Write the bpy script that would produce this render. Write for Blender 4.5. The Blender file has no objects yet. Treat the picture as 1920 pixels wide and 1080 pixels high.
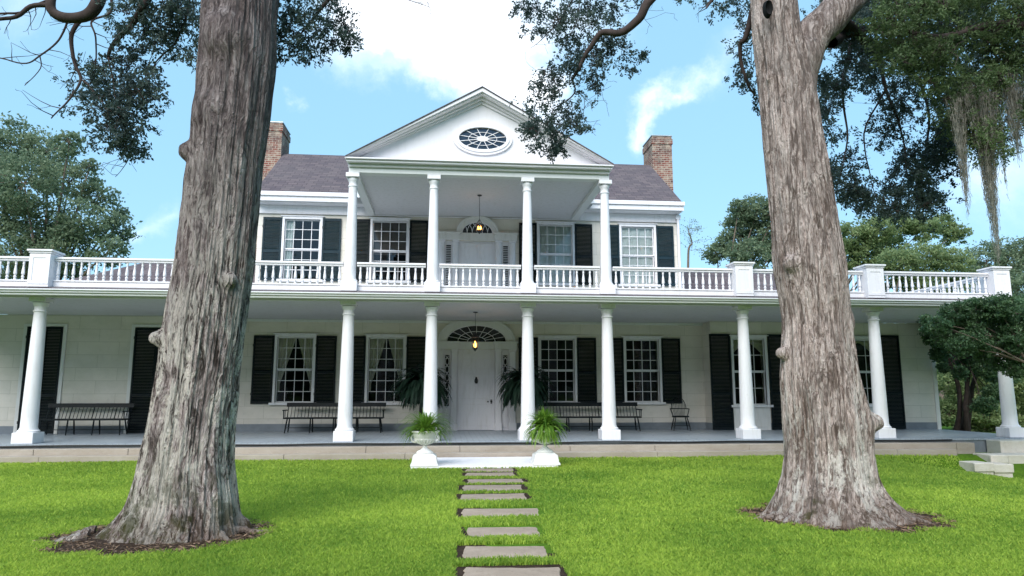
import bpy, math, random
import numpy as np
from mathutils import Vector, noise, Matrix
random.seed(7); rng = np.random.default_rng(7)
R = math.radians; PI = math.pi
scene = bpy.context.scene
# ------------------------------------------------------------------ camera
CX, CY, CZ = -0.8416, -17.4825, 1.1585
YAW, PITCH, F = 0.0942, 0.1491, 1306.5
cam_d = bpy.data.cameras.new('camera'); cam = bpy.data.objects.new('camera', cam_d)
scene.collection.objects.link(cam); scene.camera = cam
cam.location = (CX, CY, CZ); cam.rotation_euler = (PI/2+PITCH, 0, -YAW)
cam_d.sensor_width = 36; cam_d.lens = F*36/1920; cam_d.clip_end = 2000; cam_d.clip_start = 0.05
scene.render.resolution_x = 1024; scene.render.resolution_y = 576
# ------------------------------------------------------------------ light
SUN_EL, SUN_AZ = R(40), R(206)          # azimuth clockwise from +Y
scene.view_settings.view_transform = 'Standard'; scene.view_settings.look = 'None'
scene.view_settings.exposure = 1.0; scene.view_settings.gamma = 1
sl = bpy.data.lights.new('sun', 'SUN'); so = bpy.data.objects.new('sun', sl)
scene.collection.objects.link(so); sl.energy = 2.6; sl.angle = R(50); sl.color = (1, .965, .92)
_d = Vector((math.sin(SUN_AZ)*math.cos(SUN_EL), math.cos(SUN_AZ)*math.cos(SUN_EL), math.sin(SUN_EL)))
so.rotation_euler = _d.to_track_quat('Z', 'Y').to_euler(); so.location = (-10, -20, 30)
def ray(x, y):
    r = (x-960)/F; u = (540-y)/F
    c, s = math.cos(PITCH), math.sin(PITCH); d = c-s*u; z = s+c*u
    c, s = math.cos(YAW), math.sin(YAW)
    return Vector((c*r+s*d, -s*r+c*d, z))
def at(x, y, Y):
    d = ray(x, y); t = (Y-CY)/d.y
    return Vector((CX+d.x*t, Y, CZ+d.z*t))
# ------------------------------------------------------------------ node helpers
class NT:
    def __init__(s, tree): s.t = tree; s.n = tree.nodes; s.l = tree.links
    def new(s, typ, **kw):
        n = s.n.new(typ)
        for k, v in kw.items():
            if k in ('op', 'operation'): n.operation = v
            elif k.startswith('i_'):
                key = k[2:]; key = int(key) if key.isdigit() else key.replace('_', ' ')
                s.set(n.inputs[key], v)
            else: setattr(n, k, v)
        return n
    def set(s, inp, v):
        if isinstance(v, bpy.types.NodeSocket): s.l.new(v, inp)
        elif isinstance(v, bpy.types.Node): s.l.new(v.outputs[0], inp)
        else: inp.default_value = v
    def math(s, op, a, b=0.0, c=None, clamp=False):
        n = s.n.new('ShaderNodeMath'); n.operation = op; n.use_clamp = clamp
        s.set(n.inputs[0], a); s.set(n.inputs[1], b)
        if c is not None: s.set(n.inputs[2], c)
        return n.outputs[0]
    def vmath(s, op, a, b=(0, 0, 0)):
        n = s.n.new('ShaderNodeVectorMath'); n.operation = op
        s.set(n.inputs[0], a); s.set(n.inputs[1], b); return n
    def mix(s, f, a, b, blend='MIX'):
        n = s.n.new('ShaderNodeMix'); n.data_type = 'RGBA'; n.blend_type = blend
        s.set(n.inputs[0], f)
        for k, v in ((6, a), (7, b)):
            if isinstance(v, tuple) and len(v) == 3: v = v+(1,)
            s.set(n.inputs[k], v)
        return n.outputs[2]
    def noise(s, vec, scale, detail=4, rough=.55, dist=0):
        n = s.n.new('ShaderNodeTexNoise'); s.set(n.inputs['Vector'], vec)
        n.inputs['Scale'].default_value = scale; n.inputs['Detail'].default_value = detail
        n.inputs['Roughness'].default_value = rough; n.inputs['Distortion'].default_value = dist
        return n.outputs[0]
    def ramp(s, f, stops, interp='LINEAR'):
        n = s.n.new('ShaderNodeValToRGB'); n.color_ramp.interpolation = interp
        e = n.color_ramp.elements
        while len(e) < len(stops): e.new(.5)
        for k, (p, c) in enumerate(stops):
            e[k].position = p
            if not isinstance(c, tuple): c = (c, c, c)
            e[k].color = c+(1,) if len(c) == 3 else c
        s.set(n.inputs[0], f); return n.outputs[0]
    def mapping(s, vec, scale=(1, 1, 1), rot=(0, 0, 0), loc=(0, 0, 0)):
        n = s.n.new('ShaderNodeMapping'); s.set(n.inputs[0], vec)
        n.inputs[1].default_value = loc; n.inputs[2].default_value = rot; n.inputs[3].default_value = scale
        return n.outputs[0]
    def bump(s, h, strength=.3, dist=.02):
        n = s.n.new('ShaderNodeBump'); s.set(n.inputs['Height'], h)
        n.inputs['Strength'].default_value = strength; n.inputs['Distance'].default_value = dist
        return n.outputs[0]
# ------------------------------------------------------------------ world: Nishita sky with clouds
w = bpy.data.worlds.new('World'); scene.world = w; w.use_nodes = True
q = NT(w.node_tree); q.n.clear()
sky = q.new('ShaderNodeTexSky', sky_type='NISHITA', sun_disc=False, sun_elevation=SUN_EL, sun_rotation=SUN_AZ,
            air_density=1.0, dust_density=.6, ozone_density=2.0)
tc = q.new('ShaderNodeTexCoord').outputs['Generated']
dir0 = q.vmath('NORMALIZE', tc).outputs[0]
wn = q.new('ShaderNodeTexNoise'); q.set(wn.inputs['Vector'], dir0); wn.inputs['Scale'].default_value = 6; wn.inputs['Detail'].default_value = 7; wn.inputs['Roughness'].default_value = .62
wsc = q.vmath('SCALE', q.vmath('SUBTRACT', wn.outputs['Color'], (.5, .5, .5)).outputs[0]); wsc.inputs['Scale'].default_value = .17
dirv = q.vmath('ADD', dir0, wsc.outputs[0]).outputs[0]
cl = None
# (pixel-measured directions) centre, long axis half-angle, short axis, roll of the streak, weight
def cloudblob(px, py, qx, qy, half, weight):
    """a streak between two sky directions, softened by its half width"""
    a = ray(px, py).normalized(); b = ray(qx, qy).normalized()
    ab = b-a; L2 = ab.length_squared
    t = q.math('DIVIDE', q.vmath('DOT_PRODUCT', q.vmath('SUBTRACT', dirv, tuple(a)).outputs[0], tuple(ab)).outputs['Value'], L2, clamp=True)
    sc = q.vmath('SCALE', tuple(ab)); q.set(sc.inputs['Scale'], t)
    near = q.vmath('ADD', tuple(a), sc.outputs[0]).outputs[0]
    dist = q.vmath('DISTANCE', dirv, near).outputs['Value']
    return q.math('MULTIPLY', q.math('SUBTRACT', 1.0, q.math('DIVIDE', dist, half), clamp=True), weight)
blobs = [(700, 20, 960, 60, .12, 1.5), (760, 90, 990, 190, .075, 1.4), (900, 20, 1100, 30, .11, 1.0),
         (1200, 240, 1330, 130, .036, .85), (1330, 130, 1410, 50, .05, .6), (260, 425, 330, 385, .035, .6),
         (560, 185, 600, 192, .022, .62), (0, 10, 60, -60, .1, .6), (1880, 330, 2050, 250, .12, .8), (300, -250, 1500, -300, .14, 1.0)]
tot = None
for bb in blobs:
    v = cloudblob(*bb); tot = v if tot is None else q.math('MAXIMUM', tot, v)
n1 = q.noise(q.mapping(dirv, (1, 1, 1.6)), 5.5, 8, .6, .6)
n2 = q.noise(q.mapping(dirv, (1, 1, 2.2), loc=(3, 1, 2)), 2.2, 6, .6, .3)
gen = q.math('MULTIPLY', q.math('SUBTRACT', n2, .56, clamp=True), 1.2)     # thin general cloud elsewhere
dens = q.math('ADD', q.math('MULTIPLY', tot, q.math('ADD', .25, q.math('MULTIPLY', n1, 1.6))), gen)
mask = q.new('ShaderNodeMapRange', interpolation_type='SMOOTHSTEP'); q.set(mask.inputs[0], dens)
mask.inputs[1].default_value = .22; mask.inputs[2].default_value = 1.6
hs = q.new('ShaderNodeHueSaturation'); hs.inputs['Saturation'].default_value = 1.05; hs.inputs['Value'].default_value = 1.0
q.set(hs.inputs['Color'], sky.outputs[0])
skyc = q.mix(.72, hs.outputs[0], (1.95, 3.75, 5.2))
colr = q.mix(mask.outputs[0], skyc, (7.0, 7.4, 8.0))
bg = q.new('ShaderNodeBackground'); q.set(bg.inputs[0], colr); bg.inputs[1].default_value = .115
out = q.new('ShaderNodeOutputWorld'); q.l.new(bg.outputs[0], out.inputs[0])
# ------------------------------------------------------------------ materials
MATS = {}
def mat(name, rough=.6, spec=.3):
    m = bpy.data.materials.new(name); m.use_nodes = True
    t = NT(m.node_tree); b = t.n['Principled BSDF']
    b.inputs['Roughness'].default_value = rough
    b.inputs['Specular IOR Level'].default_value = spec
    MATS[name] = m
    return m, t, b
def oc(t): return t.new('ShaderNodeTexCoord').outputs['Object']
def simple(name, col, rough=.6, spec=.3, var=.12, sc=3, metal=0, bump=0):
    m, t, b = mat(name, rough, spec); c = oc(t)
    f = t.noise(c, sc, 5, .6)
    dk = tuple(x*(1-var) for x in col); lt = tuple(min(1, x*(1+var)) for x in col)
    t.set(b.inputs['Base Color'], t.ramp(f, [(.3, dk), (.7, lt)]))
    b.inputs['Metallic'].default_value = metal
    if bump: t.set(b.inputs['Normal'], t.bump(t.noise(c, sc*8, 4), bump, .01))
    return m
def m_white(name, col, stain=.25, rough=.45):
    m, t, b = mat(name, rough, .35); c = oc(t)
    f = t.noise(t.mapping(c, (6, 6, 1.2)), 1.6, 6, .65)
    g = t.noise(c, 14, 4, .7)
    dirt = tuple(x*y for x, y in zip(col, (.62, .60, .52)))
    mk = t.ramp(f, [(.50, 0.), (.85, stain)])
    c1 = t.mix(mk, col, dirt)
    c2 = t.mix(t.ramp(g, [(.66, 0.), (.8, stain*.9)]), c1, (.33, .31, .27))
    t.set(b.inputs['Base Color'], c2)
    t.set(b.inputs['Normal'], t.bump(t.noise(t.mapping(c, (4, 4, 1)), 22, 3), .12, .004))
    return m
m_white('white_paint', (.78, .765, .80), .5)
m_white('aged_white', (.74, .73, .72), .55, .6)
m_white('ceiling_paint', (.62, .61, .63), .6, .6)
m_white('pediment_paint', (.74, .72, .75), .25, .55)
m_white('trim_green_white', (.69, .70, .70), .3, .5)
def m_wall():
    m, t, b = mat('scored_wall', .75, .2); c = oc(t)
    mp = t.mapping(c, rot=(R(90), 0, 0))
    br = t.new('ShaderNodeTexBrick'); t.set(br.inputs['Vector'], mp)
    br.inputs['Scale'].default_value = 1; br.inputs['Brick Width'].default_value = 1.15; br.inputs['Row Height'].default_value = .375
    br.inputs['Mortar Size'].default_value = .0055; br.inputs['Mortar Smooth'].default_value = .3; br.offset = .5
    br.inputs['Color1'].default_value = (.75, .70, .635, 1); br.inputs['Color2'].default_value = (.69, .65, .595, 1)
    br.inputs['Mortar'].default_value = (.50, .475, .41, 1)
    n = t.noise(t.mapping(c, (1, 1, 1.7)), .9, 6, .65); n2 = t.noise(c, 7, 5, .7)
    c1 = t.mix(t.ramp(n, [(.42, 0.), (.72, .5)]), br.outputs[0], (.50, .48, .40))
    c2 = t.mix(t.ramp(n2, [(.55, 0.), (.8, .35)]), c1, (.44, .43, .38))
    t.set(b.inputs['Base Color'], c2)
    h = t.math('ADD', t.math('MULTIPLY', br.outputs[1], -1.0), t.math('MULTIPLY', n2, .25))
    t.set(b.inputs['Normal'], t.bump(h, .5, .006)); return m
m_wall()
simple('baseboard_paint', (.20, .225, .255), .5, .4, .18, 2.5)
def m_floor():
    m, t, b = mat('porch_floor_paint', .32, .45); c = oc(t)
    w_ = t.new('ShaderNodeTexWave', wave_type='BANDS', bands_direction='X'); t.set(w_.inputs[0], c)
    w_.inputs['Scale'].default_value = 2.2; w_.inputs['Distortion'].default_value = 0
    n = t.noise(t.mapping(c, (4, .8, 1)), 2, 5, .65)
    t.set(b.inputs['Base Color'], t.mix(t.ramp(w_.outputs[0], [(0., .5), (.06, 0.)]), t.ramp(n, [(.3, (.27, .31, .36)), (.7, (.36, .405, .45))]), (.15, .17, .19)))
    t.set(b.inputs['Roughness'], t.ramp(n, [(.3, .25), (.7, .5)])); return m
m_floor()
def m_stone(name, a, bcol, c3, brickw=2.1, jz=.5):
    m, t, b = mat(name, .85, .2); c = oc(t)
    n = t.noise(t.mapping(c, (1, 1, 2.5)), 1.3, 8, .7); n2 = t.noise(c, 9, 6, .75)
    c1 = t.ramp(n, [(.3, a), (.7, bcol)])
    c2 = t.mix(t.ramp(n2, [(.5, 0.), (.75, .65)]), c1, c3)
    n3 = t.noise(c, 30, 4, .8)
    c2 = t.mix(t.ramp(n3, [(.6, 0.), (.7, .5)]), c2, tuple(x*.55 for x in a))
    t.set(b.inputs['Base Color'], c2)
    t.set(b.inputs['Normal'], t.bump(n2, .5, .02)); return m
m_stone('step_stone', (.31, .26, .21), (.42, .37, .32), (.36, .30, .24))
m_stone('path_stone', (.27, .205, .16), (.43, .335, .265), (.20, .155, .115))
m_stone('block_stone', (.56, .51, .44), (.68, .64, .58), (.45, .40, .32))
m_white('slab_paint', (.84, .80, .83), .45, .7)
def m_shutter(name, col):
    return simple(name, col, .55, .22, .25, 5)
m_shutter('shutter_dark', (.004, .0085, .011)); m_shutter('shutter_slate', (.008, .024, .034))
simple('black_iron', (.015, .016, .017), .4, .5)
simple('bench_paint', (.007, .011, .013), .5, .2, .3, 6)
simple('shade_cloth', (.16, .14, .13), .9, .1, .1, 5)
simple('painted_sky_reflection', (.045, .075, .13), .8, .1, .5, 5)  # blue-grey stands in for sky mirrored in the oval pane
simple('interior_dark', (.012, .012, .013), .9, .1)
simple('curtain_cloth', (.70, .66, .58), .9, .1, .15, 4)
simple('sheer_curtain', (.78, .84, .82), .9, .1, .08, 6)
simple('dark_soil', (.040, .026, .019), .95, .1, .4, 9, bump=.8)
simple('cable_rubber', (.012, .012, .014), .5, .4)
simple('galvanised', (.42, .45, .47), .45, .5, .15, 5, .6)
def m_glass():
    m, t, b = mat('window_glass', .03, .5)
    b.inputs['Base Color'].default_value = (.02, .022, .025, 1)
    tr = t.new('ShaderNodeBsdfTransparent'); tr.inputs[0].default_value = (.86, .88, .88, 1)
    gl = t.new('ShaderNodeBsdfGlossy'); gl.inputs['Roughness'].default_value = .02; gl.inputs[0].default_value = (.9, .95, 1, 1)
    fr = t.new('ShaderNodeFresnel'); fr.inputs[0].default_value = 1.52
    t.set(fr.inputs['Normal'], t.bump(t.noise(oc(t), 2.5, 2), .12, .02)); t.set(gl.inputs['Normal'], t.bump(t.noise(oc(t), 2.5, 2), .12, .02))
    mx = t.new('ShaderNodeMixShader'); t.set(mx.inputs[0], t.math('MULTIPLY', fr.outputs[0], 1.15, clamp=True))
    t.l.new(tr.outputs[0], mx.inputs[1]); t.l.new(gl.outputs[0], mx.inputs[2])
    t.l.new(mx.outputs[0], t.n['Material Output'].inputs[0]); return m
m_glass()
def m_shingle():
    m, t, b = mat('shingles', .9, .15); c = oc(t)
    br = t.new('ShaderNodeTexBrick'); t.set(br.inputs['Vector'], t.mapping(c, (1, 1.22, 0)))
    br.inputs['Scale'].default_value = 1; br.inputs['Brick Width'].default_value = .30; br.inputs['Row Height'].default_value = .19
    br.inputs['Mortar Size'].default_value = .010; br.offset = .37; br.inputs['Bias'].default_value = -.1
    br.inputs['Color1'].default_value = (.085, .070, .085, 1); br.inputs['Color2'].default_value = (.155, .122, .130, 1)
    br.inputs['Mortar'].default_value = (.045, .038, .042, 1)
    n = t.noise(c, 1.2, 6, .7); n2 = t.noise(c, 26, 3, .7)
    c1 = t.mix(t.ramp(n, [(.35, 0.), (.7, .5)]), br.outputs[0], (.15, .13, .13))
    c1 = t.mix(t.ramp(n2, [(.4, 0.), (.7, .35)]), c1, (.08, .07, .075))
    t.set(b.inputs['Base Color'], c1); t.set(b.inputs['Normal'], t.bump(br.outputs[1], -.8, .02)); return m
m_shingle()
def m_brick():
    m, t, b = mat('chimney_brick', .9, .15); c = oc(t)
    g = t.new('ShaderNodeNewGeometry').outputs['Normal']
    sep = t.new('ShaderNodeSeparateXYZ'); t.set(sep.inputs[0], c)
    cb = t.new('ShaderNodeCombineXYZ'); t.set(cb.inputs[0], t.math('ADD', sep.outputs[0], sep.outputs[1])); t.set(cb.inputs[1], sep.outputs[2])
    br = t.new('ShaderNodeTexBrick'); t.set(br.inputs['Vector'], cb)
    br.inputs['Scale'].default_value = 1; br.inputs['Brick Width'].default_value = .215; br.inputs['Row Height'].default_value = .078
    br.inputs['Mortar Size'].default_value = .010; br.inputs['Bias'].default_value = -.2
    br.inputs['Color1'].default_value = (.20, .068, .050, 1); br.inputs['Color2'].default_value = (.075, .042, .040, 1)
    br.inputs['Mortar'].default_value = (.38, .33, .28, 1)
    n = t.noise(c, 3.5, 6, .75); n2 = t.noise(c, 1.4, 4, .6)
    c1 = t.mix(t.ramp(n, [(.45, 0.), (.62, .8)]), br.outputs[0], (.40, .34, .27))
    c1 = t.mix(t.ramp(n2, [(.46, 0.), (.62, .8)]), c1, (.075, .055, .055))
    t.set(b.inputs['Base Color'], c1); t.set(b.inputs['Normal'], t.bump(br.outputs[1], -.7, .015)); return m
m_brick()
def m_bark(name, dark, mid, lite, lich, zdark, lt):
    m, t, b = mat(name, .9, .12); c = oc(t)
    sep = t.new('ShaderNodeSeparateXYZ'); t.set(sep.inputs[0], c)
    warp = t.noise(t.mapping(c, (1, 1, .45)), 1.7, 4, .55)
    cw = t.vmath('ADD', c, t.vmath('MULTIPLY', t.new('ShaderNodeCombineXYZ', i_0=warp, i_1=warp, i_2=0.0), (.45, .45, 0)).outputs[0]).outputs[0]
    fib = t.noise(t.mapping(cw, (1, 1, .13)), 42, 6, .75)
    strip = t.noise(t.mapping(cw, (1, 1, .10)), 15, 5, .7)
    fleck = t.noise(t.mapping(cw, (1, 1, .28)), 60, 3, .8)
    big = t.noise(t.mapping(c, (1, 1, .35)), 1.9, 5, .62)
    f = t.math('ADD', t.math('MULTIPLY', fib, .55), t.math('MULTIPLY', strip, .45))
    f = t.math('ADD', f, t.math('MULTIPLY', t.math('SUBTRACT', big, .5), .16))
    base = t.ramp(f, [(.42, dark), (.465, tuple(x*.7 for x in mid)), (.50, mid), (.55, lite), (.62, tuple(min(1, x*1.25) for x in lite))])
    base = t.mix(t.ramp(fleck, [(.36, .7), (.44, 0.)]), base, dark)
    fur = t.noise(t.mapping(cw, (1, 1, .07), loc=(2, 8, 1)), 5.5, 3, .5)
    fd = t.math('ABSOLUTE', t.math('SUBTRACT', fur, .5))
    base = t.mix(t.ramp(fd, [(0., .85), (.012, .6), (.03, 0.)]), base, tuple(x*.6 for x in dark))
    pat0 = t.noise(t.mapping(c, (1, 1, .30), loc=(7, 3, 9)), 3.8, 6, .7)
    base = t.mix(t.ramp(pat0, [(.40, .5), (.50, 0.)]), base, tuple(x*.42 for x in mid))
    pat = t.noise(t.mapping(cw, (1, 1, .30), loc=(4, 2, 7)), 3.3, 8, .78)
    lm = t.math('MULTIPLY', t.ramp(pat, [(lt, 0.), (lt+.045, 1.)]), t.ramp(f, [(.42, 0.), (.49, 1.)]))
    hgt = t.new('ShaderNodeMapRange'); t.set(hgt.inputs[0], sep.outputs[2])
    hgt.inputs[1].default_value = zdark; hgt.inputs[2].default_value = zdark*.35; hgt.inputs[3].default_value = .10; hgt.inputs[4].default_value = .95
    c1 = t.mix(t.math('MULTIPLY', lm, hgt.outputs[0]), base, lich)
    br2 = t.noise(t.mapping(c, (1, 1, .22), loc=(9, 1, 3)), 2.6, 5, .6)
    c1 = t.mix(t.ramp(br2, [(.56, 0.), (.66, .45)]), c1, (.16, .105, .080))
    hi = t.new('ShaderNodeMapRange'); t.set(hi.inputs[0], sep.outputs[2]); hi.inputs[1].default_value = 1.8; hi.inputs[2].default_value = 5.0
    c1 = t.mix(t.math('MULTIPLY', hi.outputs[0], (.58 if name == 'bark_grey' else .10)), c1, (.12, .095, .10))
    mo = t.noise(t.mapping(c, loc=(1.3, 5, 2)), 2.9, 7, .72)
    lo = t.new('ShaderNodeMapRange'); t.set(lo.inputs[0], sep.outputs[2]); lo.inputs[1].default_value = 1.0; lo.inputs[2].default_value = .05
    mm = t.math('MULTIPLY', t.ramp(mo, [(.50 if name == 'bark_grey' else .57, 0.), (.58 if name == 'bark_grey' else .64, .9)]), lo.outputs[0])
    c1 = t.mix(mm, c1, (.050, .070, .014))
    ft = t.new('ShaderNodeMapRange'); t.set(ft.inputs[0], sep.outputs[2]); ft.inputs[1].default_value = .42; ft.inputs[2].default_value = -.02
    c1 = t.mix(t.math('MULTIPLY', ft.outputs[0], t.ramp(big, [(.35, .2), (.6, .8)])), c1, (.15, .095, .060))
    t.set(b.inputs['Base Color'], c1)
    h = t.math('ADD', t.math('ADD', t.math('MULTIPLY', fib, .5), strip), t.math('MULTIPLY', fleck, .25))
    t.set(b.inputs['Normal'], t.bump(h, 1.0, .14)); return m
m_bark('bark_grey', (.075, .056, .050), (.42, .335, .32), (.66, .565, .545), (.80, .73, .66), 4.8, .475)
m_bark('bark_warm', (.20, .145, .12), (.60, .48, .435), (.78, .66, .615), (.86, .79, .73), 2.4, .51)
simple('branch_bark', (.060, .045, .042), .9, .1, .3, 8)
simple('limb_bark', (.16, .125, .10), .9, .1, .3, 8)
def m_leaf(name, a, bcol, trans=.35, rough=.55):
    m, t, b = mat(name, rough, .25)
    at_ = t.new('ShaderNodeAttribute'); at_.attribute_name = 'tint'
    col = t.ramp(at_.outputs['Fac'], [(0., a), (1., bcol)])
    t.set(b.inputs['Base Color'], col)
    tl = t.new('ShaderNodeBsdfTranslucent'); t.set(tl.inputs[0], t.mix(.5, col, tuple(min(1, x*1.5) for x in bcol)))
    mx = t.new('ShaderNodeMixShader'); mx.inputs[0].default_value = trans
    t.l.new(b.outputs[0], mx.inputs[1]); t.l.new(tl.outputs[0], mx.inputs[2])
    t.l.new(mx.outputs[0], t.n['Material Output'].inputs[0]); return m
m_leaf('cedar_leaf', (.024, .042, .046), (.080, .115, .095), .36)
m_leaf('cedar_leaf_green', (.035, .060, .025), (.115, .165, .065), .35)
m_leaf('oak_leaf', (.070, .110, .066), (.23, .29, .175), .4)
m_leaf('pale_leaf', (.085, .135, .055), (.29, .35, .16), .45)
m_leaf('bush_leaf', (.030, .066, .030), (.125, .205, .095), .35, .4)
m_leaf('grass_blade', (.10, .22, .028), (.46, .59, .095), .5)
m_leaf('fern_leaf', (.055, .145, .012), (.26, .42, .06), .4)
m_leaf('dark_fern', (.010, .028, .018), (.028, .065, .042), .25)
m_leaf('moss_strand', (.13, .12, .10), (.34, .32, .27), .4)
def m_ground():
    m, t, b = mat('turf', .95, .1); c = oc(t)
    n = t.noise(c, .55, 5, .6); n2 = t.noise(c, 14, 4, .7)
    c1 = t.ramp(n, [(.35, (.060, .125, .010)), (.65, (.105, .20, .014))])
    t.set(b.inputs['Base Color'], t.mix(t.ramp(n2, [(.4, 0.), (.7, .6)]), c1, (.035, .070, .010)))
    t.set(b.inputs['Normal'], t.bump(n2, .8, .03)); return m
m_ground()
def m_emit(name, col, s):
    m, t, b = mat(name); b.inputs['Emission Color'].default_value = col+(1,); b.inputs['Emission Strength'].default_value = s
    b.inputs['Base Color'].default_value = col+(1,); return m
m_emit('flame', (1, .36, .06), 7)
# ------------------------------------------------------------------ mesh helpers
ORG = {}
def link(o): scene.collection.objects.link(o)
def tag(o, label=None, cat=None, group=None, kind=None):
    if label: o['label'] = label
    if cat: o['category'] = cat
    if group: o['group'] = group
    if kind: o['kind'] = kind
    return o
def empty(name, loc, label=None, cat=None, group=None):
    o = bpy.data.objects.new(name, None); link(o); o.location = loc; o.empty_display_size = .2
    ORG[o] = Vector(loc); return tag(o, label, cat, group)
class MB:
    def __init__(s): s.v = []; s.f = []; s.sm = []
    def add(s, vs, fs, smooth=False):
        n = len(s.v); s.v += [tuple(p) for p in vs]; s.f += [tuple(i+n for i in f) for f in fs]; s.sm += [smooth]*len(fs); return s
    def box(s, x0, x1, y0, y1, z0, z1):
        return s.add([(x0,y0,z0),(x1,y0,z0),(x1,y1,z0),(x0,y1,z0),(x0,y0,z1),(x1,y0,z1),(x1,y1,z1),(x0,y1,z1)],
                     [(0,3,2,1),(4,5,6,7),(0,1,5,4),(1,2,6,5),(2,3,7,6),(3,0,4,7)])
    def bar(s, a, b, w, h=None, up=(0,0,1)):
        a = Vector(a); b = Vector(b); d = (b-a).normalized(); h = h or w; u = Vector(up)
        if abs(d.dot(u)) > .98: u = Vector((0,1,0))
        x = d.cross(u).normalized()*w/2; y = d.cross(x).normalized()*h/2
        vs = [a-x-y, a+x-y, a+x+y, a-x+y, b-x-y, b+x-y, b+x+y, b-x+y]
        return s.add(vs, [(0,3,2,1),(4,5,6,7),(0,1,5,4),(1,2,6,5),(2,3,7,6),(3,0,4,7)])
    def tube(s, pts, rad, n=8, cap=True):
        pts = [Vector(p) for p in pts]
        if not hasattr(rad, '__len__'): rad = [rad]*len(pts)
        vs = []; fs = []; prev = None
        for i, p in enumerate(pts):
            d = (pts[min(i+1, len(pts)-1)]-pts[max(i-1, 0)])
            d = d.normalized() if d.length > 1e-9 else Vector((0,0,1))
            if prev is None:
                u = Vector((0,0,1)) if abs(d.z) < .9 else Vector((1,0,0))
                x = d.cross(u).normalized()
            else: x = (prev-d*prev.dot(d)).normalized()
            prev = x; y = d.cross(x)
            for k in range(n):
                a = 2*PI*k/n; vs.append(p+(x*math.cos(a)+y*math.sin(a))*rad[i])
        for i in range(len(pts)-1):
            for k in range(n):
                fs.append((i*n+k, i*n+(k+1)%n, (i+1)*n+(k+1)%n, (i+1)*n+k))
        if cap: fs += [tuple(range(n))[::-1], tuple(range((len(pts)-1)*n, len(pts)*n))]
        return s.add(vs, fs, True)
    def lathe(s, c, prof, n=24):
        vs = []; fs = []; m = len(prof)
        for r, z in prof:
            for k in range(n):
                a = 2*PI*k/n; vs.append((c[0]+r*math.cos(a), c[1]+r*math.sin(a), c[2]+z))
        for i in range(m-1):
            for k in range(n): fs.append((i*n+k, i*n+(k+1)%n, (i+1)*n+(k+1)%n, (i+1)*n+k))
        fs += [tuple(range(n))[::-1], tuple(range((m-1)*n, m*n))]
        return s.add(vs, fs, True)
    def prism_xz(s, pts, y0, y1):
        n = len(pts)
        vs = [(x, y0, z) for x, z in pts]+[(x, y1, z) for x, z in pts]
        fs = [tuple(range(n)), tuple(range(n, 2*n))[::-1]]+[(i, i+n, (i+1)%n+n, (i+1)%n) for i in range(n)]
        return s.add(vs, fs)
    def build(s, name, m, parent=None, origin=None, bevel=0, label=None):
        if origin is None: origin = ORG[parent] if parent else Vector((0,0,0))
        origin = Vector(origin)
        me = bpy.data.meshes.new(name)
        me.from_pydata([tuple(Vector(p)-origin) for p in s.v], [], s.f); me.materials.append(MATS[m])
        me.polygons.foreach_set('use_smooth', s.sm); me.update()
        o = bpy.data.objects.new(name, me); link(o); ORG[o] = origin
        o.parent = parent; o.location = origin-(ORG[parent] if parent else Vector((0,0,0)))
        if bevel:
            b = o.modifiers.new('bevel', 'BEVEL'); b.width = bevel; b.segments = 2; b.limit_method = 'ANGLE'
        if any(s.sm):
            try: me.set_sharp_from_angle(angle=R(40))
            except Exception: pass
        if label: o['label'] = label
        return o
def npmesh(name, verts, faces_per, m, parent=None, tint=None, smooth=False, origin=None):
    """verts (N,k,3): one polygon of k vertices each; tint (N,)"""
    N, k, _ = verts.shape
    if origin is None: origin = ORG[parent] if parent else Vector((0,0,0))
    verts = verts-np.array(origin)
    me = bpy.data.meshes.new(name)
    me.vertices.add(N*k); me.vertices.foreach_set('co', verts.reshape(-1).astype(np.float32))
    me.loops.add(N*k); me.loops.foreach_set('vertex_index', np.arange(N*k, dtype=np.int32))
    me.polygons.add(N); me.polygons.foreach_set('loop_start', np.arange(0, N*k, k, dtype=np.int32))
    me.polygons.foreach_set('loop_total', np.full(N, k, dtype=np.int32))
    me.materials.append(MATS[m]); me.update(calc_edges=True)
    if tint is not None:
        a = me.attributes.new('tint', 'FLOAT', 'FACE'); a.data.foreach_set('value', np.clip(tint, 0, 1).astype(np.float32))
    o = bpy.data.objects.new(name, me); link(o); ORG[o] = Vector(origin); o.parent = parent
    o.location = Vector(origin)-(ORG[parent] if parent else Vector((0,0,0)))
    return o
def dup(o, parent, off):
    c = o.copy(); link(c); c.parent = parent; ORG[c] = ORG[o]+Vector(off)
    c.location = ORG[c]-(ORG[parent] if parent else Vector((0,0,0)))
    for ch in [k for k in o.children]: dup(ch, c, off)
    return c
def unit(n):
    v = rng.normal(size=(n, 3)); return v/np.linalg.norm(v, axis=1)[:, None]
def leafquads(P, L, W, D=None, up=.0):
    """rhombic leaves at points P, length L, width W, direction D"""
    n = len(P); D = unit(n) if D is None else D/np.linalg.norm(D, axis=1)[:, None]
    S = np.cross(D, unit(n)); S /= np.linalg.norm(S, axis=1)[:, None]+1e-9
    L = np.broadcast_to(L, n)[:, None]; W = np.broadcast_to(W, n)[:, None]
    return np.stack([P-D*L*.5, P+S*W*.5-D*L*.05, P+D*L*.5, P-S*W*.5-D*L*.05], 1)
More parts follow.
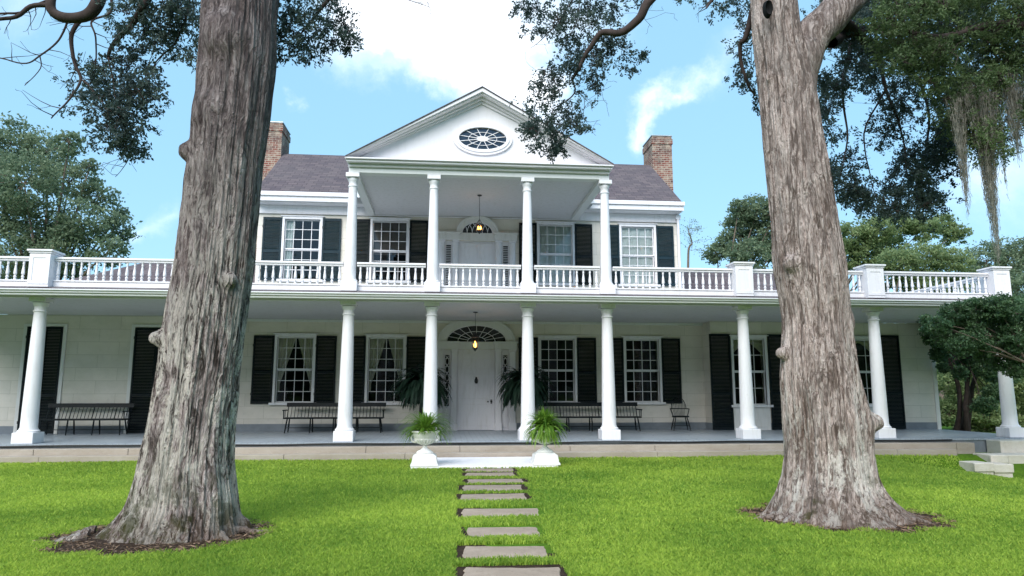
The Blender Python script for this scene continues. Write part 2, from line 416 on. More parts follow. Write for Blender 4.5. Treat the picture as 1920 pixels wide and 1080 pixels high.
# ------------------------------------------------------------------ ground
G = -.36
def sm(t): t = np.clip(t, 0, 1); return t*t*(3-2*t)
def gz(x, y):
    x = np.asarray(x, float); y = np.asarray(y, float)
    return G + .012*np.sin(x*.9+1)*np.cos(y*.7) - .46*sm((x-8.8)/2.8)*sm((-y-.95)/1.2)
def build_ground():
    xs = np.concatenate([[-600, -200, -80, -40], np.arange(-26, 26.1, .5), [40, 80, 200, 600]])
    ys = np.concatenate([[-300, -80, -40], np.arange(-24, 12.1, .5), [20, 40, 80, 200, 900]])
    X, Y = np.meshgrid(xs, ys); Z = gz(X, Y); far = (np.abs(X) > 30) | (Y > 15) | (Y < -30); Z[far] = G
    nx, ny = len(xs), len(ys); b = MB()
    b.add(np.stack([X, Y, Z], -1).reshape(-1, 3).tolist(), [(j*nx+i, j*nx+i+1, (j+1)*nx+i+1, (j+1)*nx+i) for j in range(ny-1) for i in range(nx-1)], True)
    tag(b.build('lawn', 'turf'), kind='structure')
build_ground()
LT = (-3.86, -9.30); RT = (3.95, -9.02)
def soil(cx, cy, rx, ry, rot, name):
    b = MB(); n = 48; vs = [(cx, cy, float(gz(cx, cy))+.035)]; fs = []
    for ring, (k, dz) in enumerate(((.6, .03), (1.0, .008), )):
        for i in range(n):
            a = 2*PI*i/n; rr = k*(1+.07*noise.noise(Vector((math.cos(a)*2, math.sin(a)*2, cx))))
            x = rx*rr*math.cos(a); y = ry*rr*math.sin(a)
            X = cx+x*math.cos(rot)-y*math.sin(rot); Y = cy+x*math.sin(rot)+y*math.cos(rot)
            vs.append((X, Y, float(gz(X, Y))+dz))
    fs += [(0, 1+i, 1+(i+1)%n) for i in range(n)]+[(1+i, 1+n+i, 1+n+(i+1)%n, 1+(i+1)%n) for i in range(n)]
    b.add(vs, fs, True); return tag(b.build(name, 'dark_soil'), kind='structure')
SOILS = [(-3.84, -9.40, 1.12, .98, R(16)), (4.06, -8.98, 1.20, 1.04, R(-14))]
for k in SOILS: soil(*k, 'soil')
def roots(parent, c, Rr, seed, m, angs):
    rr = random.Random(seed)
    for a0 in angs:
        b = MB(); a = R(a0); p = Vector((c[0]+Rr*.72*math.cos(a), c[1]+Rr*.72*math.sin(a), G+.055)); pts = [p]; L = rr.uniform(.25, .5)
        for i in range(9):
            a += rr.gauss(0, .22); p = p+Vector((math.cos(a), math.sin(a), 0))*L/9; pts.append(Vector((p.x, p.y, G+.055-.008*i+rr.gauss(0, .006))))
        b.tube(pts, [.048-.0042*i for i in range(10)], 8); b.build('root', m, parent)
def litter(cx, cy, rx, ry, ro, n):
    t = rng.uniform(0, 2*PI, n); r = rng.uniform(.55, 1.04, n); x = rx*r*np.cos(t); y = ry*r*np.sin(t)
    X = cx+x*math.cos(ro)-y*math.sin(ro); Y = cy+x*math.sin(ro)+y*math.cos(ro)
    P = np.stack([X, Y, gz(X, Y)+.02+rng.uniform(0, .02, n)], 1); Dd = unit(n)*[1, 1, .25]
    tag(npmesh('dry_litter', leafquads(P, rng.uniform(.03, .10, n), rng.uniform(.006, .014, n), Dd), 4, 'dry_litter', tint=rng.uniform(0, 1, n)), 'brown twigs and bark scraps lying on the bare soil', 'litter', kind='stuff')
m_leaf('dry_litter', (.05, .03, .02), (.30, .20, .13), .1)
for k in SOILS: litter(*k, 2600)
# ------------------------------------------------------------------ stepping stones
STONES = []
spec = [((870,1064),(1046,1064),(866,1100),(1052,1100)), ((872,1024),(1022,1024),(866,1046),(1031,1047)), ((878,989),(1006,988),(876,1008),(1011,1007)),
        ((868,954),(1008,953),(864,970),(1012,970)), ((866,927),(983,925),(862,939),(988,938)), ((870,910),(978,909),(865,921),(981,920)),
        ((877,898),(980,897),(875,906),(981,904)), ((875,889),(963,888),(872,892),(965,892)), ((875,881),(962,880),(872,884),(963,884))]
slab_lab = ['wide grey stepping stone cut off by the bottom edge of the photo', 'long grey stepping stone just above the one at the photo bottom',
  'short rectangular stepping stone, third from the camera', 'broad grey stepping stone, fourth from the camera, wider than the next one',
  'grey stepping stone in the middle of the path with a slanting back edge', 'grey stepping stone, fourth from the white slab',
  'thin grey stepping stone, third from the white slab', 'narrow stepping stone, second from the white slab', 'stepping stone touching grass right before the white slab']
def onz(x, y, z):
    d = ray(x, y); t = (z-CZ)/d.z; return Vector((CX+d.x*t, CY+d.y*t, z))
for k, (a, b_, c, d) in enumerate(spec):
    z = G+.012; P = [onz(*c, z), onz(*d, z), onz(*b_, z), onz(*a, z)]
    if k >= 6:                                             # far ones: give the stone its true depth
        mid = (P[0].y+P[1].y)/2
        P[2].y = P[3].y = mid+.50; 
    m_ = MB(); n = 4
    vs = []
    for zz, s_ in ((z-.06, 1.02), (z-.012, 1.01), (z, .985)):
        c0 = sum(P, Vector())/4
        ring = []
        for i in range(4):
            A, B = P[i], P[(i+1)%4]
            for j in range(8):
                t = j/8; p = A.lerp(B, t); p = c0+(p-c0)*s_
                nn = noise.noise(Vector((p.x*3, p.y*3, k)))*.030+noise.noise(Vector((p.x*14, p.y*14, k)))*.022
                ring.append((p.x+nn, p.y+nn, zz))
        vs += ring
    N = 32; fs = [(r*N+i, r*N+(i+1)%N, (r+1)*N+(i+1)%N, (r+1)*N+i) for r in range(2) for i in range(N)]+[tuple(range(2*N, 3*N))]
    m_.add(vs, fs)
    o = m_.build('stepping_stone', 'path_stone', origin=c0)
    tag(o, slab_lab[k], 'stepping stone', 'stepping stones leading to the porch')
    xs = [p.x for p in P]; ys = [p.y for p in P]; STONES.append((min(xs), max(xs), min(ys), max(ys)))
    sb = MB(); sb.box(min(xs)-.07, max(xs)+.08, min(ys)-.05, max(ys)+.10, G-.05, G+.004+.0005*k)
    tag(sb.build('soil', 'dark_soil'), kind='structure')
# ------------------------------------------------------------------ grass blades
def grass():
    out = []; tn = []
    n = 900000
    # even in angle below the horizon => dense near the camera, thinner far off
    yy = rng.uniform(752, 1130, n)**1.0; xx = rng.uniform(-260, 2180, n)
    r_ = (xx-960)/F; u = (540-yy)/F; c, s = math.cos(PITCH), math.sin(PITCH); d = c-s*u; z = s+c*u
    c, s = math.cos(YAW), math.sin(YAW); dx = c*r_+s*d; dy = -s*r_+c*d
    t = (G-CZ)/z; ok = (t > 0) & (t < 24); X = CX+dx*t; Y = CY+dy*t
    X = X[ok]; Y = Y[ok]
    # extra uniform cover so that the lawn holds up from other positions
    m = 120000; X = np.concatenate([X, rng.uniform(-17, 17, m)]); Y = np.concatenate([Y, rng.uniform(-15.5, -1, m)])
    dist = np.hypot(X-CX, Y-CY)
    keep = (Y < -.99) & (dist > 1.6)
    for cx, cy, rx, ry, ro in SOILS:
        a = X-cx; b = Y-cy; u_ = a*math.cos(ro)+b*math.sin(ro); v_ = -a*math.sin(ro)+b*math.cos(ro)
        e = np.sqrt((u_/rx)**2+(v_/ry)**2); keep &= e > 1+.10*np.sin(np.arctan2(v_, u_)*9)+rng.normal(0, .05, len(X))-.03
    for x0, x1, y0, y1 in STONES:
        keep &= ~((X > x0-.035-rng.uniform(0, .05, len(X))) & (X < x1+.035+rng.uniform(0, .05, len(X))) & (Y > y0-.01) & (Y < y1+.06))
    keep &= ~((X > -1.56) & (X < 1.52) & (Y > -3.02))
    keep &= ~((X > 11.6) & (Y > -2.05))
    X = X[keep]; Y = Y[keep]; dist = dist[keep]; n = len(X); Z = gz(X, Y)
    P = np.stack([X, Y, Z], 1)
    patch = np.array([noise.noise(Vector((x*.55, y*.55, 3.1))) for x, y in zip(X[::1], Y[::1])])
    fine = np.array([noise.noise(Vector((x*3.1, y*3.1, 9.1))) for x, y in zip(X, Y)])
    h = rng.uniform(.026, .058, n)*(1+.35*fine)*(1+.25*np.clip((5-dist)/5, 0, 1))
    wd = .0030+.00115*dist*rng.uniform(.7, 1.2, n)
    a = rng.uniform(0, 2*PI, n); side = np.stack([np.cos(a), np.sin(a), np.zeros(n)], 1)
    b = rng.uniform(0, 2*PI, n); ln = rng.uniform(.1, 1.0, n)*h
    lean = np.stack([np.cos(b)*ln, np.sin(b)*ln, np.zeros(n)], 1)
    up = np.array([0, 0, 1.])
    mid = P+lean*.3+up*h[:, None]*.6; tip = P+lean+up*h[:, None]
    V = np.stack([P-side*wd[:, None]*.5, P+side*wd[:, None]*.5, mid+side*wd[:, None]*.42, tip, mid-side*wd[:, None]*.42], 1)
    tint = .52+.55*patch+.25*fine+rng.normal(0, .27, n)+.010*(dist-8)
    return tag(npmesh('lawn_grass', V, 5, 'grass_blade', tint=tint), 'short bright green lawn grass in front of the porch', 'grass', kind='stuff')
grass()
# ================================================================== HOUSE
D = 4.60; DW = 3.90; XW = 7.50; XE = 14.97; XM = 6.80      # main wall, wing wall, where the wing starts, house end, main block half width
house = empty('mansion', (0, D, 0), 'long white two storey plantation house with columned porches and green shutters', 'house')
CA, CB, CC = 1.208, 3.257, 3.607                            # column lines
COLX = [-CB-3*CC, -CB-2*CC, -CB-CC, -CB, -CA, CA, CB, CB+CC, CB+2*CC, CB+3*CC]
# ---- openings
WX1, WX2, WW = 2.70, 5.47, 1.10
LW = [(x-WW/2, x+WW/2, .86, 2.86) for x in (-WX2, -WX1, WX1, WX2)]
UW = [(x-WW/2, x+WW/2, 4.66, 6.60) for x in (-5.42, -2.68, 2.68, 5.42)]
DC = .115
def wall_rects(b, x0, x1, z0, z1, y0, y1, holes):
    xs = sorted({x0, x1, *[h[0] for h in holes], *[h[1] for h in holes]}); 
    for a, c in zip(xs[:-1], xs[1:]):
        hz = sorted([(h[2], h[3]) for h in holes if h[0] <= a+1e-6 and h[1] >= c-1e-6]); z = z0
        for p, r in hz:
            if p > z: b.box(a, c, y0, y1, z, p)
            z = r
        if z < z1: b.box(a, c, y0, y1, z, z1)
b = MB(); wall_rects(b, -XW, XW, .22, 3.40, D, D+.3, LW+[(DC-1.24, DC+1.24, .22, 2.5)])
b.build('wall', 'scored_wall', house)
b = MB(); wall_rects(b, -XM, XM, 3.66, 7.08, D, D+.3, UW+[(DC-1.20, DC+1.20, 3.67, 6.0)])
b.box(-XM, -XM+.3, D+.3, 10.5, 3.66, 7.08).box(XM-.3, XM, D+.3, 10.5, 3.66, 7.08).box(-XM, XM, 10.5, 10.8, 0, 7.08)
b.prism_xz([(-1, 0), (1, 0), (0, 0)], 0, 0) if False else None
b.build('wall', 'scored_wall', house)
RWX = [at(1406, 700, DW).x, at(1617, 700, DW).x]            # right wing windows
RH = [(x-.52, x+.52, .78, 2.86) for x in RWX]
b = MB(); wall_rects(b, XW, XE, .22, 3.40, DW, DW+.3, RH)
b.box(XW, XW+.3, DW+.3, D, .22, 3.4).box(XE-.3, XE, DW+.3, 10.8, 0, 3.4); b.build('wall', 'scored_wall', house)
b = MB(); wall_rects(b, -XE, -XW, .22, 3.40, DW, DW+.3, [])
b.box(-XW-.3, -XW, DW+.3, D, .22, 3.4).box(-XE, -XE+.3, DW+.3, 10.8, 0, 3.4); b.build('wall', 'scored_wall', house)
# baseboard
b = MB(); b.box(-XW-.02, DC-1.25, D-.02, D+.3, 0, .22).box(DC+1.25, XW+.02, D-.02, D+.3, 0, .22)
b.box(XW-.02, RWX[0]-.6, DW-.02, DW+.3, 0, .22).box(RWX[0]+.6, RWX[1]-.6, DW-.02, DW+.3, 0, .22).box(RWX[1]+.6, XE-.1, DW-.02, DW+.3, 0, .22)
b.box(-XE, -XW+.02, DW-.02, DW+.3, 0, .22).box(XW-.02, XW+.2, DW+.301, D-.021, 0, .22).box(-XW-.2, -XW+.02, DW+.301, D-.021, 0, .22); b.build('baseboard', 'baseboard_paint', house)
for a, c in ((XE-.10, XE+.03), (-XE-.03, -XE+.10)): MB().box(a, c, DW-.04, DW+.1, 0, 3.4).build('corner_board', 'aged_white', house)
# interior dark rooms
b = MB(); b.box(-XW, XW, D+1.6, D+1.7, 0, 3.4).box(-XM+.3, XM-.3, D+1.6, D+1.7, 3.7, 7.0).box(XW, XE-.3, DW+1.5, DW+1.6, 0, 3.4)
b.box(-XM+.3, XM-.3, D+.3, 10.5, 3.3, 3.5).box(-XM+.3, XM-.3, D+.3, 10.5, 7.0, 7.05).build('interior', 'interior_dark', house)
# porch floor, steps
b = MB(); b.box(-XE, XE, -.36, DW+.2, -.05, 0).box(-XW, XW, DW+.2, D+.3, -.05, 0); b.build('porch_floor', 'porch_floor_paint', house)
b = MB(); b.box(-XE+.01, XE-.01, -.33, 3, -.5, -.052); b.build('porch_floor_edge', 'baseboard_paint', house)
rnd = random.Random(3)
for name, y0, y1, z1, th in (('step', -.66, -.335, -.095, .30), ('step', -1.0, -.665, -.225, .3)):
    st = MB(); x = -XE; xend = 12.5 if y0 > -.8 else 11.75
    while x < xend:
        L = rnd.uniform(2.0, 3.2); x2 = min(x+L, xend); j = rnd.uniform(-.008, .008)
        st.box(x, x2-.008, y0+j, y1, z1-.45, z1+rnd.uniform(-.004, .004)); x = x2
    st.build(name, 'step_stone', house, bevel=.010)
# porch ceiling + beam + gutter + roof strip + deck
b = MB(); b.box(-XE, XE, -.24, DW, 3.405, 3.44).box(-XW, XW, DW, D, 3.405, 3.44).build('porch_ceiling', 'ceiling_paint', house)
b = MB(); b.box(-XE-.1, XE+.1, -.20, -.14, 3.385, 3.404).box(-XW, XW, D-.08, D-.001, 3.33, 3.404).build('ceiling_moulding', 'trim_green_white', house, bevel=.008)
b = MB(); b.box(-XE-.3, XE-.35, -.50, -.242, 3.425, 3.445); b.build('porch_soffit', 'trim_green_white', house)
b = MB(); b.box(-XE-.3, XE-.35, -.58, -.50, 3.455, 3.535).box(-XE-.3, XE-.35, -.62, -.58, 3.505, 3.54).box(-XE-.3, XE-.35, -.535, -.50, 3.40, 3.455); b.build('gutter', 'trim_green_white', house, bevel=.012)
b = MB(); b.add([(-XE-.3, -.52, 3.53), (XE-.35, -.52, 3.53), (XE-.35, -.06, 3.665), (-XE-.3, -.06, 3.665)], [(0,1,2,3)])
b.add([(-XE-.3, -.50, 3.45), (XE-.35, -.50, 3.45), (XE-.35, -.50, 3.53), (-XE-.3, -.50, 3.53)], [(0,1,2,3)]).build('roof_edge', 'shingles', house)
b = MB(); b.box(-XE, XE-.35, -.17, DW, 3.45, 3.635).box(-XW, XW, DW, D, 3.45, 3.635).build('balcony_deck', 'galvanised', house)
# nails / hooks of a cable along the roof edge are too fine; a cable runs along the eave
# ---- columns
def column(x, z0, z1, pw, ph, r0, r1, aw, name='column'):
    b = MB(); H = z1-z0; zb = ph
    prof = [(r0*1.28, zb), (r0*1.30, zb+.03), (r0*1.18, zb+.055), (r0*1.10, zb+.06), (r0*1.08, zb+.085), (r0, zb+.11)]
    for i in range(1, 13):
        t = i/12; zz = zb+.11+(H-.36-zb-.11)*t; prof.append((r0+(r1-r0)*(t**1.25), zz))
    zt = H-.36
    prof += [(r1*1.02, zt+.01), (r1*1.17, zt+.02), (r1*1.17, zt+.045), (r1*1.0, zt+.055), (r1*1.0, zt+.14), (r1*1.12, zt+.155), (r1*1.25, zt+.20), (r1*1.3, zt+.235), (r1*1.2, zt+.24)]
    b.lathe((x, 0, z0), prof, 40)
    c = b.build(name, 'white_paint', house, origin=(x, 0, z0))
    MB().box(x-pw/2, x+pw/2, -pw/2, pw/2, z0+.001, z0+ph).build('plinth', 'white_paint', c, bevel=.012)
    MB().box(x-aw/2, x+aw/2, -aw/2, aw/2, z1-.11, z1-.002).build('capital', 'white_paint', c, bevel=.008)
    return c
lc = column(COLX[1], 0, 3.40, .47, .25, .178, .132, .38)
for x in COLX[:1]+COLX[2:]: dup(lc, house, (x-COLX[1], 0, 0))
uc = column(-CB, 3.64, 6.68, .40, .25, .145, .105, .34)
for x in (-CA, CA, CB): dup(uc, house, (x+CB, 0, 0))
# ---- balustrade
def project(p):
    X, Y, Z = p[0]-CX, p[1]-CY, p[2]-CZ
    r = math.cos(YAW)*X-math.sin(YAW)*Y; d = math.sin(YAW)*X+math.cos(YAW)*Y
    dd = math.cos(PITCH)*d+math.sin(PITCH)*Z; return 960+F*r/dd
bprof = [(.030, .0), (.030, .03), (.020, .04), (.034, .065), (.036, .085), (.020, .105), (.018, .115), (.036, .14), (.038, .17), (.032, .24), (.022, .33), (.019, .37), (.027, .385), (.027, .40), (.020, .41), (.028, .43), (.028, .455)]
bal0 = None; hidden = MB(); nb = 0
POSTX = [COLX[1], COLX[2], COLX[7], COLX[8], COLX[9], COLX[0]]
bays = [(COLX[1]+.22, COLX[2]-.22), (COLX[2]+.22, -CB-.17), (-CB+.17, -CA-.17), (-CA+.17, CA-.17), (CA+.17, CB-.17), (CB+.17, COLX[7]-.22), (COLX[7]+.22, COLX[8]-.22), (COLX[8]+.22, COLX[9]-.22), (COLX[0]+.22, COLX[1]-.22)]
for x0, x1 in bays:
    r_ = MB(); r_.box(x0, x1, -.075, .075, 4.335, 4.385).box(x0, x1, -.045, .045, 4.285, 4.334).box(x0, x1, -.06, .06, 3.79, 3.825).box(x0, x1, -.04, .04, 3.66, 3.789)
    bs = r_.build('balustrade', 'white_paint', house, origin=((x0+x1)/2, 0, 3.65), bevel=.006)
    n = int(round((x1-x0)/.178)); 
    for i in range(n):
        x = x0+(x1-x0)*(i+.5)/n; px = project((x, 0, 4))
        vis = -10 < px < 1930 and not (318 < px < 470) and not (1452 < px < 1588) and not (px < 0)
        if vis and nb < 100:
            if bal0 is None:
                bal0 = MB().lathe((x, 0, 3.828), bprof, 14).build('baluster', 'white_paint', bs, origin=(x, 0, 3.828)); b0x = x
            else: dup(bal0, bs, (x-b0x, 0, 0))
            nb += 1
        else: hidden.lathe((x, 0, 3.828), bprof, 8)
# side returns at both ends, running back to the house
for X in (COLX[9], COLX[0]):
    r_ = MB(); r_.box(X-.075, X+.075, .22, DW, 4.335, 4.385).box(X-.045, X+.045, .22, DW, 4.285, 4.334).box(X-.06, X+.06, .22, DW, 3.79, 3.825).box(X-.04, X+.04, .22, DW, 3.66, 3.789)
    r_.build('balustrade', 'white_paint', house, bevel=.006)
    for i in range(20): hidden.lathe((X, .32+i*.18, 3.828), bprof, 10)
tag(hidden.build('baluster', 'white_paint', house), kind='stuff')
for X in POSTX:
    p = MB(); wpt = .235
    p.box(X-wpt, X+wpt, -wpt, wpt, 3.635, 4.44)
    for s in (-1,):    # raised frame leaving a recessed panel on the front and sides
        y = -wpt; t = .012
        p.box(X-wpt, X-wpt+.09, y-t, y-.001, 3.70, 4.42).box(X+wpt-.09, X+wpt, y-t, y-.001, 3.70, 4.42).box(X-wpt+.09, X+wpt-.09, y-t, y-.001, 4.33, 4.42).box(X-wpt+.09, X+wpt-.09, y-t, y-.001, 3.70, 3.78)
    po = p.build('balustrade_post', 'white_paint', house, origin=(X, 0, 3.64), bevel=.005)
    MB().box(X-.29, X+.29, -.29, .29, 4.485, 4.53).box(X-.26, X+.26, -.26, .26, 4.441, 4.484).build('post_cap', 'white_paint', po, bevel=.008)
# ---- windows
def sash(x0, x1, z0, z1, y, nx, nz, meet, name='window', sill=True, curtain=None, head=.08, lintel=True):
    fr = MB(); c = .075
    fr.box(x0-c, x0, y-.045, y+.10, z0, z1).box(x1, x1+c, y-.045, y+.10, z0, z1).box(x0-c, x1+c, y-.045, y+.10, z1, z1+head)
    if lintel: fr.box(x0-c-.05, x1+c+.05, y-.075, y-.001, z1+head+.001, z1+head+.03)
    win = fr.build(name, 'white_paint', house, origin=((x0+x1)/2, y, z0), bevel=.005)
    s = MB(); w_ = .035
    zm = z0+(z1-z0)*meet
    for (a, bb, yy) in ((zm, z1, y+.03), (z0, zm, y+.06)):
        s.box(x0, x0+w_, yy, yy+.035, a, bb).box(x1-w_, x1, yy, yy+.035, a, bb).box(x0+w_, x1-w_, yy, yy+.035, bb-w_, bb-.001).box(x0+w_, x1-w_, yy, yy+.035, a+.001, a+w_)
        rows = nz//2 if meet == .5 else (nz-nz//2 if a == z0 else nz//2)
        for i in range(1, nx):
            x = x0+(x1-x0)*i/nx; s.box(x-.009, x+.009, yy+.004, yy+.030, a+w_, bb-w_)
        for j in range(1, rows):
            zz = a+(bb-a)*j/rows; s.box(x0+w_, x1-w_, yy+.0055, yy+.0285, zz-.009, zz+.009)
    s.build('sash', 'white_paint', win)
    g = MB()
    g.add([(x0, y+.045, zm), (x1, y+.045, zm), (x1, y+.045, z1), (x0, y+.045, z1)], [(0,1,2,3)])
    g.add([(x0, y+.075, z0), (x1, y+.075, z0), (x1, y+.075, zm), (x0, y+.075, zm)], [(0,1,2,3)])
    g.build('glass', 'window_glass', win)
    if sill: MB().box(x0-c-.08, x1+c+.08, y-.10, y+.02, z0-.075, z0-.001).build('sill', 'white_paint', win, bevel=.006)
    if curtain: curtains(curtain, x0, x1, z0, z1, y+.14, win)
    return win
def drape(cm, L, Rr, zt, zb, y, n=26, m=24):
    """cloth between left edge function L(t) and right edge Rr(t), folded"""
    vs = []
    for j in range(m+1):
        t = j/m; z = zt+(zb-zt)*t
        for i in range(n+1):
            s = i/n; x = L(t)+(Rr(t)-L(t))*s
            vs.append((x, y+.022*math.sin(s*21+t*2)+.01*math.sin(s*43), z))
    cm.add(vs, [(j*(n+1)+i, j*(n+1)+i+1, (j+1)*(n+1)+i+1, (j+1)*(n+1)+i) for j in range(m) for i in range(n)], True)
def curtains(kind, x0, x1, z0, z1, y, win):
    w = x1-x0; cm = MB()
    if kind == 'draped':
        f = lambda t: .49-.40*min(1, t/.88)**1.1
        drape(cm, lambda t: x0-.05, lambda t: x0+w*max(.06, f(t)), z1+.05, z0+.35, y)
        drape(cm, lambda t: x1-w*max(.06, f(t)*.97), lambda t: x1+.05, z1+.05, z0+.35, y)
        cm.build('curtain', 'curtain_cloth', win)
    elif kind == 'sheer':
        drape(cm, lambda t: x0-.05, lambda t: x1+.05, z1+.05, z0-.02, y); cm.build('curtain', 'sheer_curtain', win)
    elif kind == 'side':
        drape(cm, lambda t: x0-.05, lambda t: x0+w*(.27-.08*t), z1+.05, z0-.02, y)
        drape(cm, lambda t: x1-w*.06, lambda t: x1+.05, z1+.05, z0-.02, y); cm.build('curtain', 'sheer_curtain', win)
    elif kind == 'shade':
        cm.box(x0-.03, x1+.03, y, y+.01, z1-.55*(z1-z0), z1+.03); cm.build('roller_shade', 'shade_cloth', win)
    elif kind == 'swag':
        vs = []; n = 30; m = 10
        for j in range(m+1):
            for i in range(n+1):
                s = i/n; dip = .18+.42*abs(math.cos(s*PI))**1.5 if True else 0
                vs.append((x0-.04+(w+.08)*s, y+.02*math.sin(j*1.3+s*6), z1+.05-(.15+.45*(1-math.sin(s*PI))**.7)*j/m))
        cm.add(vs, [(j*(n+1)+i, j*(n+1)+i+1, (j+1)*(n+1)+i+1, (j+1)*(n+1)+i) for j in range(m) for i in range(n)], True)
        cm.build('curtain', 'curtain_cloth', win)
def shutter(x0, x1, z0, z1, y, m='shutter_dark', mid=(.46,), hung=0.0):
    b = MB(); s = .055; yf = y-.05
    b.box(x0, x0+s, yf, yf+.035, z0, z1).box(x1-s, x1, yf, yf+.035, z0, z1)
    edges = [z0]+[z0+(z1-z0)*k for k in mid]+[z1]
    for k, e in enumerate(edges):
        hh = .085; a = e if k == 0 else (e-hh if k == len(edges)-1 else e-hh/2)
        b.box(x0+s, x1-s, yf+.001, yf+.034, a, a+hh)
    for k in range(len(edges)-1):
        a = edges[k]+(.085 if k == 0 else .0425); c = edges[k+1]-(.085 if k == len(edges)-2 else .0425)
        n = max(3, int((c-a)/.042))
        for i in range(n):
            z = a+(c-a)*(i+.5)/n
            b.add([(x0+s, yf+.004, z-.018), (x1-s, yf+.004, z-.018), (x1-s, yf+.030, z+.014), (x0+s, yf+.030, z+.014),
                   (x0+s, yf+.008, z-.021), (x1-s, yf+.008, z-.021), (x1-s, yf+.034, z+.011), (x0+s, yf+.034, z+.011)],
                  [(0,1,2,3), (7,6,5,4), (0,4,5,1), (3,2,6,7)])
    o = b.build('shutter', m, house, origin=((x0+x1)/2, y, z0))
    h = MB()
    for zz in (z0+.3, z1-.3): h.box(x0-.012, x0+.02, yf-.012, yf-.001, zz-.04, zz+.04)
    h.build('hinge', 'black_iron', o)
    return o
for (x0, x1, z0, z1), cu in zip(LW, ('draped', 'draped', None, None)):
    sash(x0, x1, z0, z1, D, 4, 6, .5, curtain=cu)
    shutter(x0-.70, x0-.08, z0-.04, z1+.04, D-.01); shutter(x1+.08, x1+.70, z0-.04, z1+.04, D-.01)
for k, ((x0, x1, z0, z1), cu) in enumerate(zip(UW, ('side', 'shade', 'sheer', 'sheer'))):
    sash(x0, x1, z0, z1, D, 4, 6, .5, curtain=cu)
    mt = 'shutter_slate' if k in (0, 3) else 'shutter_dark'
    shutter(x0-.66, x0-.08, z0-.04, z1+.04, D-.01, mt); shutter(x1+.08, x1+.66, z0-.04, z1+.04, D-.01, mt)
for (x0, x1, z0, z1) in RH:
    sash(x0, x1, z0, z1, DW, 3, 4, .5, curtain='swag', sill=True)
    MB().box(x0-.075, x1+.075, DW-.03, DW+.1, 0, .70).box(x0+.06, x1-.06, DW-.045, DW-.031, .1, .6).build('window_panel', 'aged_white', house, bevel=.008)
    shutter(x0-.78, x0-.10, .02, 3.0, DW-.01, mid=(.37,)); shutter(x1+.10, x1+.78, .02, 3.0, DW-.01, mid=(.37,))
# left wing shuttered doorways
for xa, xb in ((at(48, 650, DW).x+.02, at(128, 650, DW).x-.16), (at(252, 650, DW).x, at(252, 650, DW).x+1.3)):
    f = MB(); f.box(xa-.10, xa, DW-.04, DW-.001, 0, 3.06).box(xb, xb+.10, DW-.04, DW-.001, 0, 3.06).box(xa-.10, xb+.10, DW-.045, DW-.001, 3.061, 3.14)
    f.build('door_frame', 'aged_white', house, bevel=.006)
    mx = (xa+xb)/2; shutter(xa+.005, mx-.003, .02, 3.05, DW-.005, mid=(.35,)); shutter(mx+.003, xb-.005, .02, 3.05, DW-.005, mid=(.35,))
# ---- entrances
def ellarc(cx, cz, a, h, n, t0=0, t1=PI): return [(cx+a*math.cos(t0+(t1-t0)*i/n), cz+h*math.sin(t0+(t1-t0)*i/n)) for i in range(n+1)]
def arch_band(b, cx, cz, a0, h0, a1, h1, y0, y1, zmax=99, n=28):
    p = ellarc(cx, cz, a0, h0, n); q_ = ellarc(cx, cz, a1, h1, n)
    for i in range(n):
        P4 = [p[i], q_[i], q_[i+1], p[i+1]]; P4 = [(x, min(z, zmax)) for x, z in P4]
        b.prism_xz(P4[::-1], y0, y1)
def pilaster(x0, x1, z0, z1, y, round_=False, bw=.035):
    b = MB(); 
    if round_:
        r = (x1-x0)/2-.01; n = 14
        for i in range(n):
            a0 = PI+PI*i/n; a1 = PI+PI*(i+1)/n; cx = (x0+x1)/2
            b.add([(cx+r*math.cos(a0), y+r*.8*math.sin(a0), z0+.1), (cx+r*math.cos(a1), y+r*.8*math.sin(a1), z0+.1), (cx+r*math.cos(a1), y+r*.8*math.sin(a1), z1-.06), (cx+r*math.cos(a0), y+r*.8*math.sin(a0), z1-.06)], [(0,1,2,3)], True)
    else:
        b.box(x0+.015, x1-.015, y-.07, y, z0+.2, z1-.06)
    b.box(x0-.005, x1+.005, y-.11, y, z1-.059, z1).box(x0-.01, x1+.01, y-.11, y, z0, z0+(.22 if not round_ else .1))
    return b.build('pilaster', 'white_paint', house, bevel=.005)
